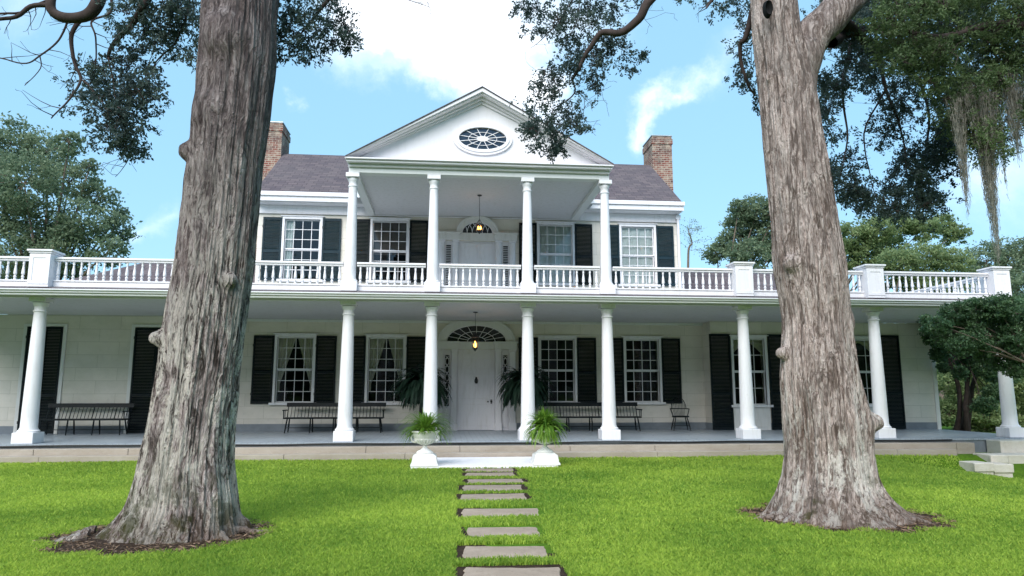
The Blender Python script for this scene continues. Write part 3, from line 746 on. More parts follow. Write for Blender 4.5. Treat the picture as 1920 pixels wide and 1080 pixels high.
def entrance(z0, zd, zs, arch_in, arch_out, zmax, round_, lower):
    y = D
    # recess backing
    MB().box(DC-1.26, DC+1.26, y+.02, y+.10, z0, zs-.23).build('door_surround', 'white_paint', house)
    for s in (-1, 1):
        for a, c in ((.585, .80), (1.03, 1.25)):
            xa, xb = sorted((DC+s*a, DC+s*c)); pilaster(xa, xb, z0, zs-.225, y, round_)
    # entablature: side blocks stand proud, recessed centre
    e = MB()
    for s in (-1, 1):
        xa, xb = sorted((DC+s*.56, DC+s*1.28)); e.box(xa, xb, y-.15, y+.02, zs-.224, zs-.03).box(xa-.03, xb+.03, y-.18, y+.02, zs-.029, zs+.02)
    e.box(DC-.56, DC+.56, y-.06, y+.02, zs-.224, zs+.018)
    e.build('entablature', 'trim_green_white' if lower else 'aged_white', house, bevel=.006)
    # arch casing + tympanum glass
    a = MB(); arch_band(a, DC, zs+.02, arch_in[0], arch_in[1], arch_out[0]-.06, arch_out[1]-.06, y-.09, y-.002, zmax)
    arch_band(a, DC, zs+.02, arch_out[0]-.06, arch_out[1]-.06, arch_out[0], arch_out[1], y-.13, y-.002, zmax)
    a.build('arch_casing', 'trim_green_white' if lower else 'aged_white', house)
    back = MB(); back.prism_xz(ellarc(DC, zs+.02, arch_in[0]+.02, arch_in[1]+.02, 28)[::-1], y-.012, y-.004).build('fanlight_backing', 'interior_dark', house)
    fan = MB(); ai, hi = arch_in; zc = zs+.02; yy = y-.035
    if lower:
        for k in range(1, 10):
            t = PI*k/10; fan.bar((DC+ai*.30*math.cos(t), yy, zc+hi*.30*math.sin(t)), (DC+ai*math.cos(t), yy, zc+hi*math.sin(t)), .014)
        for fr_ in (.30, .62):
            fan.tube([(x, yy, z) for x, z in ellarc(DC, zc, ai*fr_, hi*fr_, 24)], .009, 5)
    else:
        for k in (-.66, -.33, 0, .33, .66):
            for s in (-1, 1):
                pts = []
                for i in range(13):
                    t = i/12*PI/2; x = k*ai+s*ai*.62*(1-math.cos(t)); z = hi*math.sin(t)*1.05
                    if ((x/ai)**2+(z/hi)**2) < 1: pts.append((DC+x, yy, zc+z))
                if len(pts) > 1: fan.tube(pts, .010, 5)
    fan.tube([(x, yy, z) for x, z in ellarc(DC, zc, ai-.01, hi-.01, 28)], .014, 5)
    fl = fan.build('fanlight', 'white_paint', house)
    gl = MB(); gl.add([(x, y-.022, z) for x, z in ellarc(DC, zc, ai, hi, 28)], [tuple(range(29))[::-1]]); gl.build('glass', 'window_glass', fl)
entrance(0, 2.38, 2.735, (.95, .52), (1.22, .79), 3.40, False, True)
entrance(3.66, 5.95, 6.25, (.50, .36), (.68, .56), 6.80, True, False)
# lower door
def panel_door(x0, x1, z0, z1, y, panels, m='white_paint'):
    b = MB(); b.box(x0, x1, y-.02, y+.03, z0, z1)
    o = b.build('front_door', m, house, origin=((x0+x1)/2, y, z0))
    p = MB()
    for a, c, e, f in panels:
        t = .022
        p.box(a, c, y-.030, y-.0205, e, e+t).box(a, c, y-.030, y-.0205, f-t, f).box(a, a+t, y-.030, y-.0205, e+t, f-t).box(c-t, c, y-.030, y-.0205, e+t, f-t)
    p.build('panel_moulding', m, o, bevel=.004); return o
pn = []
for s in (0, 1):
    xa = DC-.50+s*.53; pn += [(xa, xa+.47, .12, .80), (xa, xa+.47, .95, 1.75), (xa, xa+.47, 1.88, 2.22)]
fd = panel_door(DC-.575, DC+.575, .015, 2.36, D+.0, pn)
k_ = at(893, 713, D-.06); kn = MB(); kn.lathe((k_.x, 0, 0), [(0, 0)], 3) if False else None
kn.tube([(k_.x+.045*math.sin(t), D-.07, k_.z-.02+.07*math.cos(t)) for t in [i*PI/8 for i in range(17)]], .014, 6)
kn.lathe((k_.x, D-.055, k_.z+.05), [(.005, -.01), (.035, 0), (.035, .03), (.01, .055)], 10)
kn.box(k_.x-.025, k_.x+.025, D-.05, D-.02, k_.z-.10, k_.z+.09); kn.build('door_knocker', 'black_iron', fd, bevel=.004)
k_ = at(918, 753, D-.06); kn = MB()
kn.lathe((k_.x+.05, D-.085, k_.z-.03), [(.008, 0), (.03, .01), (.036, .03), (.03, .05), (.008, .06)], 12).box(k_.x+.035, k_.x+.065, D-.06, D-.02, k_.z-.07, k_.z+.06)
kn.lathe((k_.x-.05, D-.05, k_.z-.025), [(.006, 0), (.022, .01), (.022, .04), (.006, .05)], 10); kn.build('door_knob', 'black_iron', fd)
# sidelights with looped tracery
for s in (-1, 1):
    xa, xb = sorted((DC+s*.845, DC+s*.985)); cx = (xa+xb)/2; hw = (xb-xa)/2
    g = MB(); g.box(xa, xb, D+.004, D+.012, .75, 2.33); sd = g.build('sidelight', 'interior_dark', house, origin=(cx, D, .75))
    t = MB(); z = .78
    while z < 2.28:
        t.tube([(cx+hw*.75*math.cos(a), D-.012, z+.10+.105*math.sin(a)) for a in [2*PI*i/16 for i in range(17)]], .009, 5, False)
        z += .21
        for q_ in (-1, 1): t.bar((cx-hw*.9*q_, D-.012, z-.03), (cx+hw*.9*q_, D-.012, z+.07), .013)
        z += .04
    t.box(xa-.02, xa, D-.03, D+.019, .75, 2.33).box(xb, xb+.02, D-.03, D+.019, .75, 2.33); t.build('tracery', 'white_paint', sd)
    MB().box(xa, xb, D-.01, D+.018, .1, .74).build('sidelight_panel', 'white_paint', house)
# upper doors + louvred sidelights
pn = []
for s in (0, 1):
    xa = DC-.44+s*.47; pn += [(xa, xa+.39, 3.80, 4.55), (xa, xa+.39, 4.68, 5.30), (xa, xa+.39, 5.42, 5.82)]
ud = panel_door(DC-.49, DC-.004, 3.67, 5.93, D+.0, [p for p in pn if p[0] < DC-.1]); ud2 = panel_door(DC+.004, DC+.49, 3.67, 5.93, D+.0, [p for p in pn if p[0] > DC-.1])
for s in (-1, 1):
    xa, xb = sorted((DC+s*.845, DC+s*.995))
    sd = MB().box(xa, xb, D+.004, D+.012, 3.75, 5.86).build('sidelight', 'interior_dark', house, origin=((xa+xb)/2, D, 3.75)); l = MB()
    for i in range(36):
        z = 3.79+i*.057; l.add([(xa, D-.022, z), (xb, D-.022, z), (xb, D+.002, z+.03), (xa, D+.002, z+.03)], [(0,1,2,3)])
    l.build('louvre', 'white_paint', sd)
# ---- upper portico: ceiling, beams, pediment
b = MB(); b.box(-3.16, 3.16, .12, D, 6.80, 6.83).build('porch_ceiling', 'ceiling_paint', house)
b = MB(); b.box(-3.36, 3.36, -.14, .115, 6.685, 6.90).box(-3.36, -3.14, .116, D-.4, 6.685, 6.90).box(3.14, 3.36, .116, D-.4, 6.685, 6.90).build('beam', 'trim_green_white', house, bevel=.008)
b = MB(); b.box(-3.36, 3.36, -.22, -.141, 6.82, 6.90).box(-3.40, 3.40, -.36, .1, 6.902, 6.96).box(-3.43, 3.43, -.42, .1, 6.961, 7.00)
for s in (-1, 1):
    xa, xb = sorted((s*3.30, s*3.42)); b.box(xa, xb, .101, D-.45, 6.902, 6.98)
b.build('cornice', 'pediment_paint', house, bevel=.010)
AP = 8.98; EX = 3.42; EZ = 7.0
b = MB(); b.prism_xz([(-3.34, 7.0), (3.34, 7.0), (0, 7.0+(AP-EZ)*3.34/EX-.03)], -.02, .10); b.build('pediment', 'pediment_paint', house)
sl_ = (AP-EZ)/EX
def rake(b, off0, off1, y0, y1, ex=EX):
    for s in (-1, 1):
        pts = [(s*ex, EZ-.0+off0), (0, EZ+ex*sl_+off0), (0, EZ+ex*sl_+off1), (s*ex, EZ+off1)]
        pts = pts if s < 0 else pts[::-1]
        b.prism_xz([(x, max(z, 7.001)) for x, z in pts], y0, y1)
b = MB(); rake(b, -.30, -.22, -.08, -.021); rake(b, -.219, -.15, -.17, .1); rake(b, -.148, -.11, -.34, .1); rake(b, -.108, -.002, -.41, .1); b.build('raking_cornice', 'pediment_paint', house)
b = MB(); rake(b, .0, .025, -.44, 7.4, EX+.0); gr = b.build('gable_roof', 'shingles', house)
for s in (-1, 1):
    xa, xb = sorted((s*3.30, s*3.36)); MB().box(xa, xb, .12, D+.4, 6.981, 7.02).build('fascia', 'pediment_paint', house)
    xa, xb = sorted((s*3.43, s*3.72)); MB().box(xa, xb, 3.5, D+.9, 7.05, 7.5).build('fascia', 'galvanised', house, bevel=.01)
# oval window
oc_ = at(905, 261, -.03); ox, oz = oc_.x, oc_.z
def oval(b, a0, h0, a1, h1, y0, y1, n=48):
    for i in range(n):
        t0, t1 = 2*PI*i/n, 2*PI*(i+1)/n
        P4 = [(ox+a0*math.cos(t0), oz+h0*math.sin(t0)), (ox+a1*math.cos(t0), oz+h1*math.sin(t0)), (ox+a1*math.cos(t1), oz+h1*math.sin(t1)), (ox+a0*math.cos(t1), oz+h0*math.sin(t1))]
        b.prism_xz(P4[::-1], y0, y1)
b = MB(); oval(b, .62, .30, .70, .38, -.11, -.021); oval(b, .70, .38, .775, .44, -.085, -.021)
ov = b.build('oval_window', 'pediment_paint', house, origin=(ox, -.02, oz))
g = MB(); g.prism_xz([(ox+.63*math.cos(t), oz+.31*math.sin(t)) for t in [2*PI*i/40 for i in range(40)]], -.034, -.026); g.build('backing', 'painted_sky_reflection', ov)  # backing panel carries the pane's sky reflection as painted colour
g = MB(); g.add([(ox+.625*math.cos(t), -.040, oz+.305*math.sin(t)) for t in [2*PI*i/40 for i in range(40)]], [tuple(range(40))]); g.build('glass', 'window_glass', ov)
g = MB()
for k in range(12):
    t = 2*PI*(k+.5)/12; g.bar((ox+.14*math.cos(t), -.055, oz+.065*math.sin(t)), (ox+.63*math.cos(t), -.055, oz+.305*math.sin(t)), .015)
g.tube([(ox+.37*math.cos(t), -.055, oz+.178*math.sin(t)) for t in [2*PI*i/40 for i in range(41)]], .008, 5, False)
g.prism_xz([(ox+.155*math.cos(t), oz+.072*math.sin(t)) for t in [2*PI*i/24 for i in range(24)]], -.066, -.045); g.build('muntin', 'white_paint', ov)
# ---- main roof, cornice, chimneys
RY, RZ, EY, EZZ = 7.6, 9.78, 4.16, 7.36
b = MB(); XR = 6.84; th = .05
b.add([(-XR, EY, EZZ), (XR, EY, EZZ), (XR, RY, RZ), (-XR, RY, RZ), (-XR, 2*RY-EY, EZZ), (XR, 2*RY-EY, EZZ)], [(0,1,2,3), (3,2,5,4)])
b.add([(-XR, EY, EZZ-th), (XR, EY, EZZ-th), (XR, RY, RZ-th), (-XR, RY, RZ-th), (-XR, 2*RY-EY, EZZ-th), (XR, 2*RY-EY, EZZ-th)], [(3,2,1,0), (4,5,2,3)])
b.add([(XR, EY, EZZ-th), (XR, RY, RZ-th), (XR, RY, RZ), (XR, EY, EZZ), (-XR, EY, EZZ-th), (-XR, RY, RZ-th), (-XR, RY, RZ), (-XR, EY, EZZ)], [(0,1,2,3), (7,6,5,4)])
roof = b.build('roof', 'shingles', house)
b = MB(); b.box(-XR-.05, XR+.05, EY-.10, EY+.0, 7.22, 7.35).box(-XR-.03, XR+.03, EY-.04, EY+.02, 7.06, 7.219)
b.box(-XR, XR, EY+.03, D+.02, 7.04, 7.075).box(-XM-.01, XM+.01, D-.05, D-.001, 6.79, 7.035).box(-XM-.01, XM+.01, D-.08, D-.001, 6.76, 6.785)
b.build('cornice', 'white_paint', house, bevel=.010)
for s in (-1, 1):      # gable end walls under the roof
    pts = [(EY+.4, 7.08), (2*RY-EY-.4, 7.08), (RY, RZ-.12)]
    x0, x1 = sorted((s*XM, s*(XM-.12))); v = [(x0, y, z) for y, z in pts]+[(x1, y, z) for y, z in pts]
    MB().add(v, [(0,2,1), (3,4,5), (0,1,4,3), (1,2,5,4), (2,0,3,5)]).build('gable_wall', 'aged_white', house)
b = MB(); b.tube([(XM-.02, D-.12, 7.05), (XM-.02, D-.12, 3.7)], .045, 10).box(XM-.10, XM+.06, D-.17, D-.06, 6.86, 7.0); b.build('downpipe', 'white_paint', house)
for s in (-1, 1):
    x0, x1 = sorted((s*6.86, s*7.62)); y0, y1 = 7.3, 8.5; zt = 10.86
    b = MB(); b.box(x0, x1, y0, y1, 3.4, zt-.34).box(x0-.03, x1+.03, y0-.03, y1+.03, zt-.339, zt-.12).box(x0, x1, y0, y1, zt-.119, zt-.02)
    ch = b.build('chimney', 'chimney_brick', roof, origin=((x0+x1)/2, (y0+y1)/2, 3.4))
    MB().box(x0-.025, x1+.025, y0-.025, y1+.025, zt-.019, zt+.015).build('chimney_cap', 'galvanised', ch)
# wing hip roofs
for s in (-1, 1):
    xi = s*(XM+.01); xo = s*XE; yr = 7.0; zr = 5.62; xr = s*10.9
    v = [(xi, DW+.05, 3.66), (xo, DW+.05, 3.66), (xo, 10.5, 3.66), (xi, 10.5, 3.66), (xi, yr, zr), (xr, yr, zr)]
    fs = [(0,1,5,4), (1,2,5), (2,3,4,5)]
    if s < 0: fs = [f[::-1] for f in fs]
    MB().add(v, fs).build('wing_roof', 'shingles', house)
# ------------------------------------------------------------------ right end stone steps under the corner column
st = empty('stone_steps', (13.2, -1.0, float(gz(13, -1.5))), 'pale stacked stone block steps below the porch corner at the right edge', 'steps')
for xa, ya, xb, yb, Yf, dep, zb in ((1848,824,1990,848,-.86,.48,-.9), (1823,849,1889,867,-1.48,.61,-.95), (1889,849,1990,900,-1.44,.57,-1.0), (1797,864,1863,878,-2.02,.53,-1.0), (1862,866,1899,880,-1.99,.50,-1.0)):
    p, r_ = at(xa, ya, Yf+dep), at(xb, yb, Yf)
    if xa in (1862, 1889): p.x = at(xa+1, ya, Yf).x
    MB().box(p.x, r_.x, Yf, Yf+dep, zb, p.z).build('stone_block', 'block_stone', st, bevel=.02)
    if xb < 1900: MB().box(p.x-.03, r_.x+.015, Yf-.03, Yf+.05, p.z-.20, p.z-.004).build('stone_block', 'block_stone', st, bevel=.02)
# ------------------------------------------------------------------ white slab, urns with ferns
sb = MB(); sb.box(-1.52, 1.48, -3.0, -1.01, G-.1, G+.05)
tag(sb.build('white_slab', 'slab_paint', bevel=.015), 'white painted stone slab between the two urns at the foot of the steps', 'slab')
def fronds(b_list, tints, c, n, L, droop, lw, ll, up=(.35, 1.1), az=None, dens=16):
    """arching fern fronds, leaflets down both sides, as quads"""
    for k in range(n):
        a = rng.uniform(0, 2*PI) if az is None else rng.uniform(*az); el = rng.uniform(*up); l = L*rng.uniform(.65, 1.1)
        d = np.array([math.cos(a)*math.cos(el), math.sin(a)*math.cos(el), math.sin(el)]); p = np.array(c)+rng.normal(0, .03, 3)*[1, 1, .4]
        m = dens; step = l/m; tt = rng.uniform(-.1, 1.0)
        for i in range(m):
            t = i/m; d = d+np.array([0, 0, -droop*(.25+t)/m*3]); d = d/np.linalg.norm(d); q2 = p+d*step
            s = np.cross(d, [0, 0, 1.]); s = s/(np.linalg.norm(s)+1e-6); nrm = np.cross(s, d)
            wl = ll*math.sin(PI*min(1, .12+t*.9))**.6*(1-.25*t)
            for sg in (-1, 1):
                tip = p+s*sg*wl+d*wl*.35-np.array([0, 0, .15*wl])+nrm*rng.uniform(-.1, .1)*wl
                b_list.append([p-d*lw*.5, p+d*lw*.5, tip+d*lw*.2, tip-d*lw*.2]); tints.append(tt+rng.normal(0, .1))
            b_list.append([p-s*.003, p+s*.003, q2+s*.003, q2-s*.003]); tints.append(tt)
            p = q2
def urn(px, label, flabel, lush):
    base = at(px, 878, -2.72); X = base.x; Y = -2.72; z0 = G+.05
    u = empty('garden_urn', (X, Y, z0), label, 'urn', 'white urns flanking the front steps')
    p = MB(); h = .40
    for w0, w1, a, c in ((.285, .275, 0, .05), (.26, .235, .0501, .20), (.225, .17, .2001, .24)):
        v = [(X-w0, Y-w0, z0+a), (X+w0, Y-w0, z0+a), (X+w0, Y+w0, z0+a), (X-w0, Y+w0, z0+a), (X-w1, Y-w1, z0+c), (X+w1, Y-w1, z0+c), (X+w1, Y+w1, z0+c), (X-w1, Y+w1, z0+c)]
        p.add(v, [(0,3,2,1), (4,5,6,7), (0,1,5,4), (1,2,6,5), (2,3,7,6), (3,0,4,7)])
    v0 = z0+.24
    p.build('pedestal', 'urn_white', u, bevel=.008)
    s = MB(); s.lathe((X, Y, v0+.001), [(.175, 0), (.18, .015), (.155, .035), (.14, .05), (.10, .07), (.065, .095), (.045, .12), (.040, .135), (.052, .145), (.052, .155), (.042, .165)], 28).build('stem', 'urn_white', u)
    bw = MB(); b0 = v0+.166
    bw.lathe((X, Y, b0), [(.045, 0), (.08, .012), (.15, .045), (.20, .085), (.222, .115), (.225, .125), (.215, .13), (.23, .15), (.245, .20), (.262, .25), (.285, .262), (.287, .285), (.27, .29), (.25, .27), (.1, .26)], 36)
    # egg-and-dart lobes under the bowl and beads on the rim
    for k in range(20):
        a = 2*PI*k/20; bw.tube([(X+r*math.cos(a), Y+r*math.sin(a), b0+z) for r, z in ((.08, .008), (.155, .045), (.205, .085), (.225, .112))], [.008, .016, .018, .008], 6)
    for k in range(40):
        a = 2*PI*k/40; bw.tube([(X+.283*math.cos(a), Y+.283*math.sin(a), b0+.262), (X+.288*math.cos(a), Y+.288*math.sin(a), b0+.285)], .011, 5)
    bw.build('bowl', 'urn_white', u)
    for sg in (-1, 1):
        hd = MB(); hd.tube([(X+sg*(.19+.095*math.sin(t)), Y, b0+.155-.085*math.cos(t)*1.0-.02) for t in [PI*i/10 for i in range(11)]], [.014, .016, .017, .018, .018, .017, .016, .016, .015, .014, .012], 8).build('handle', 'urn_white', u)
    Q = []; T = []; c = (X, Y, b0+.25)
    if lush:
        fronds(Q, T, (X, Y, b0+.30), 260, .58, 1.0, .020, .038, (-.15, 1.25), dens=22); fronds(Q, T, (X, Y, b0+.30), 230, .48, .6, .020, .036, (.3, 1.5), dens=18); fronds(Q, T, (X, Y, b0+.38), 150, .34, .4, .020, .034, (0, 1.5), dens=14)
    else:
        fronds(Q, T, (X+.02, Y+.06, b0+.28), 230, .70, 1.0, .026, .030, (.15, 1.2), az=(-.45, PI+.45), dens=20); fronds(Q, T, (X, Y-.1, b0+.27), 80, .40, .55, .022, .026, (.35, 1.2), az=(PI, 2*PI), dens=14)
        fronds(Q, T, (X+.03, Y, b0+.30), 170, .42, .6, .022, .028, (.3, 1.5), dens=14)
    f = npmesh('fern', np.array(Q), 4, 'fern_leaf', tint=np.array(T), origin=c)
    tag(f, flabel, 'fern', 'ferns in the two white urns')
m, t, b_ = mat('urn_white', .6, .3); c = oc(t)
cc = t.mix(t.ramp(t.noise(t.mapping(c, (3, 3, .8)), 3, 6, .7), [(.50, 0.), (.78, .6)]), (.82, .80, .80), (.50, .49, .42))
cc = t.mix(t.ramp(t.noise(t.mapping(c, (2, 2, .8), loc=(3, 0, 1)), 2.7, 5, .7), [(.68, 0.), (.76, .7)]), cc, (.36, .20, .10))
t.set(b_.inputs['Base Color'], cc); t.set(b_.inputs['Normal'], t.bump(t.noise(c, 40, 4), .25, .006))
urn(796, 'rust stained white urn on its pedestal left of the slab, bowl showing', 'yellow green fern spilling sideways from the left urn', False)
urn(1022, 'white urn on a clean pedestal right of the slab, bowl hidden by fern', 'round bushy bright green fern covering the right urn', True)
# porch ferns on dark stands
m, t, b_ = mat('stand_wood', .5, .3); b_.inputs['Base Color'].default_value = (.02, .018, .016, 1)
for px, py, lab, sl2 in ((790, 715, 'big dark green drooping fern left of the front door, behind the column', 'dark fern stand left of the front door'), (985, 722, 'big dark green drooping fern right of the front door, behind the column', 'dark fern stand right of the front door')):
    P = at(px, py, 3.3); X = P.x
    s_ = empty('plant_stand', (X, 3.3, 0), sl2, 'plant stand', 'plant stands beside the front door')
    MB().lathe((X, 3.3, 0), [(.17, 0), (.17, .03), (.05, .06), (.035, .3), (.05, .6), (.035, .85), (.06, 1.0), (.15, 1.03), (.15, 1.05)], 16).build('pillar', 'stand_wood', s_)
    MB().lathe((X, 3.3, 1.052), [(.12, 0), (.16, .20), (.175, .21), (.175, .24), (.14, .24)], 20).build('pot', 'stand_wood', s_)
    Q = []; T = []; fronds(Q, T, (X, 3.3, 1.32), 420, 1.08, 1.15, .040, .085, (-.1, 1.3), dens=28)
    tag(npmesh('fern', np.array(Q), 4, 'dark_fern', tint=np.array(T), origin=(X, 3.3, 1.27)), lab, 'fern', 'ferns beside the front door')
# ------------------------------------------------------------------ benches & chair
def bench(x0, x1, yb, label, nleg, armL=True, armR=True):
    yf = yb-.52; t = empty('spindle_bench', ((x0+x1)/2, yb-.25, 0), label, 'bench', 'black spindle back benches on the porch')
    def B(): return MB()
    s = B(); s.box(x0+.03, x1-.03, yf, yb-.04, .40, .44); s.build('seat', 'bench_paint', t, bevel=.012)
    # slanting crest rail
    s = B(); s.add([(x0, yb+.045, .74), (x1, yb+.045, .74), (x1, yb+.075, .86), (x0, yb+.075, .86), (x0, yb+.07, .74), (x1, yb+.07, .74), (x1, yb+.10, .86), (x0, yb+.10, .86)],
                [(0,1,2,3), (7,6,5,4), (0,4,5,1), (3,2,6,7), (0,3,7,4), (1,5,6,2)]); s.build('crest_rail', 'bench_paint', t, bevel=.006)
    s = B(); n = int((x1-x0-.1)/.098)
    for i in range(n+1):
        x = x0+.06+(x1-x0-.12)*i/n; s.tube([(x, yb-.07, .43), (x, yb+.06, .75)], .0085 if i % 6 else .014, 6)
    s.build('spindles', 'bench_paint', t)
    for i in range(nleg):
        x = x0+.14+(x1-x0-.28)*i/(nleg-1); sp = .05 if i == nleg-1 else (-.05 if i == 0 else 0)
        for yy, dy in ((yf+.08, -.06), (yb-.12, .07)):
            B().tube([(x, yy, .40), (x+sp*.5, yy+dy*.5, .2), (x+sp, yy+dy, .0)], [.019, .024, .015], 8).build('leg', 'bench_paint', t)
        B().tube([(x+sp*.6, yf+.04, .14), (x+sp*.6, yb-.07, .14)], .010, 6).build('stretcher', 'bench_paint', t)
    B().tube([(x0+.14, yb-.28, .14), (x1-.14, yb-.28, .14)], .010, 6).build('stretcher', 'bench_paint', t)
    for s_, on in ((0, armL), (1, armR)):
        if not on: continue
        x = x0+.035 if s_ == 0 else x1-.035
        B().box(x-.03, x+.03, yf+.02, yb+.03, .63, .66).tube([(x, yf+.08, .44), (x, yf+.06, .63)], .016, 7).tube([(x, yf+.26, .44), (x, yf+.25, .63)], .011, 7).build('arm', 'bench_paint', t)
    return t
bench(at(533, 780, 3.9).x, at(722, 780, 3.9).x, 4.10, 'long dark spindle bench below the two curtained windows', 5)
bench(at(1012, 780, 3.9).x, at(1200, 780, 3.9).x, 4.10, 'long dark spindle bench below the windows right of the front door', 5)
bench(at(80, 780, 3.4).x, at(244, 780, 3.4).x, 3.55, 'dark spindle bench between the shuttered doorways of the left wing', 4, False, True)
def windsor(X, Y, rz):
    t = empty('windsor_chair', (X, Y, 0), 'black hoop back windsor armchair on the right side of the porch', 'chair'); c, s = math.cos(rz), math.sin(rz)
    def W(x, y, z): return (X+c*x-s*y, Y+s*x+c*y, z)
    sd = MB(); n = 20; vs = []
    for z, k in ((.40, .92), (.415, 1), (.44, 1), (.447, .9)):
        vs += [W(.27*k*math.cos(2*PI*i/n), .22*k*math.sin(2*PI*i/n), z) for i in range(n)]
    sd.add(vs, [(r*n+i, r*n+(i+1)%n, (r+1)*n+(i+1)%n, (r+1)*n+i) for r in range(3) for i in range(n)]+[tuple(range(n))[::-1], tuple(range(3*n, 4*n))], True).build('seat', 'bench_paint', t)
    MB().tube([W(.29*math.cos(a)*(1 if math.sin(a) > .2 else 1.0), .12+.16*math.sin(a), .66) for a in [-.55+(PI+1.1)*i/20 for i in range(21)]], .014, 8).build('arm', 'bench_paint', t)
    MB().tube([W(.23*math.cos(a), .25+.09*math.sin(a), .66+.36*max(0, math.sin(a))) for a in [PI*i/18 for i in range(19)]], .012, 8).build('hoop', 'bench_paint', t)
    sp = MB()
    for i in range(9):
        u = -1+2*(i+.5)/9; a = math.acos(u); sp.tube([W(u*.16, .17, .44), W(u*.20, .27, .66), W(.23*u, .25+.09*math.sin(a), .66+.36*math.sin(a))], .006, 6)
    for sg in (-1, 1): sp.tube([W(sg*.22, .0, .44), W(sg*.285, .02, .66)], .010, 6).tube([W(sg*.23, .08, .44), W(sg*.29, .12, .66)], .008, 6)
    sp.build('spindles', 'bench_paint', t)
    for sx in (-1, 1):
        for sy in (-1, 1): MB().tube([W(sx*.17, sy*.13, .41), W(sx*.22, sy*.18, .2), W(sx*.26, sy*.23, 0)], [.015, .021, .012], 8).build('leg', 'bench_paint', t)
        MB().tube([W(sx*.235, -.20, .14), W(sx*.235, .20, .14)], .010, 6).build('stretcher', 'bench_paint', t)
    MB().tube([W(-.235, 0, .14), W(.235, 0, .14)], .010, 6).build('stretcher', 'bench_paint', t)
cp = at(1277, 800, 4.0); windsor(cp.x, 4.02, R(-8))
# ------------------------------------------------------------------ lanterns
def lantern(px, pyc, pyt, pyb, Y, ztop, label, tall):
    c = at(px, pyt, Y); b0 = at(px, pyb, Y).z; X = c.x; zt = c.z; h = zt-b0
    t = empty('hanging_lantern', (X, Y, ztop), label, 'lantern', 'hanging porch lanterns')
    MB().lathe((X, Y, ztop-.03), [(.07, .028), (.06, .01), (.02, 0)], 14).tube([(X, Y, ztop-.02), (X, Y, zt+.12)], .007, 6).build('rod', 'black_iron', t)
    w0, w1 = (.11, .07) if not tall else (.10, .10); cg = MB()
    for k in range(6):
        a = 2*PI*k/6+.3; a2 = a+PI/3
        P = lambda r, z, q_: (X+r*math.cos(q_), Y+r*math.sin(q_), z)
        cg.tube([P(w0, zt-.02, a), P(w1, b0+.06, a)], .006, 5)
        cg.tube([P(.0, zt+.14, a), P(w0*.55, zt+.06, a), P(w0, zt-.02, a)], .006, 5)
        for r, z in ((w0, zt-.02), (w1, b0+.06)): cg.tube([P(r, z, a), P(r, z, a2)], .007, 5)
    cg.lathe((X, Y, b0), [(.005, -.03), (.02, -.01), (.03, .0), (w1*.9, .05), (w1*.9, .06)], 12)
    if not tall: cg.lathe((X, Y, zt-.02), [(w0*1.1, 0), (w0*.8, .05), (.03, .10), (.015, .13)], 6)
    cg.build('cage', 'black_iron', t)
    f = MB()
    if tall:
        for dx in (-.03, .03): f.lathe((X+dx, Y, b0+.10), [(.008, 0), (.022, .03), (.02, .07), (.004, .11)], 8)
    else: f.lathe((X, Y, b0+.08), [(.012, 0), (.038, .04), (.034, .09), (.004, .18)], 8)
    f.build('flame', 'flame', t)
    pl = bpy.data.lights.new('lantern_light', 'POINT'); pl.energy = 4; pl.color = (1, .6, .3); pl.shadow_soft_size = .05
    po = bpy.data.objects.new('lantern_light', pl); link(po); po.parent = t; po.location = (0, 0, (zt+b0)/2-ztop)
lantern(891, 585, 631, 657, 2.0, 3.40, 'black tapered lantern hanging over the lower front door', False)
lantern(899, 373, 420, 437, 2.0, 6.79, 'hanging lantern with two orange lights under the upper porch ceiling', True)
# ------------------------------------------------------------------ cable along the porch edge
pts = []
for i in range(260):
    x = -13.8+i*.1; pts.append((x, -.39+.012*math.sin(x*1.3)+.02*noise.noise(Vector((x*.8, 0, 0))), -.035+.028*noise.noise(Vector((x*.5, 2, 0)))))
tag(MB().tube(pts, .016, 6).build('cable', 'cable_rubber'), 'black cable running along the front edge of the porch floor', 'cable')
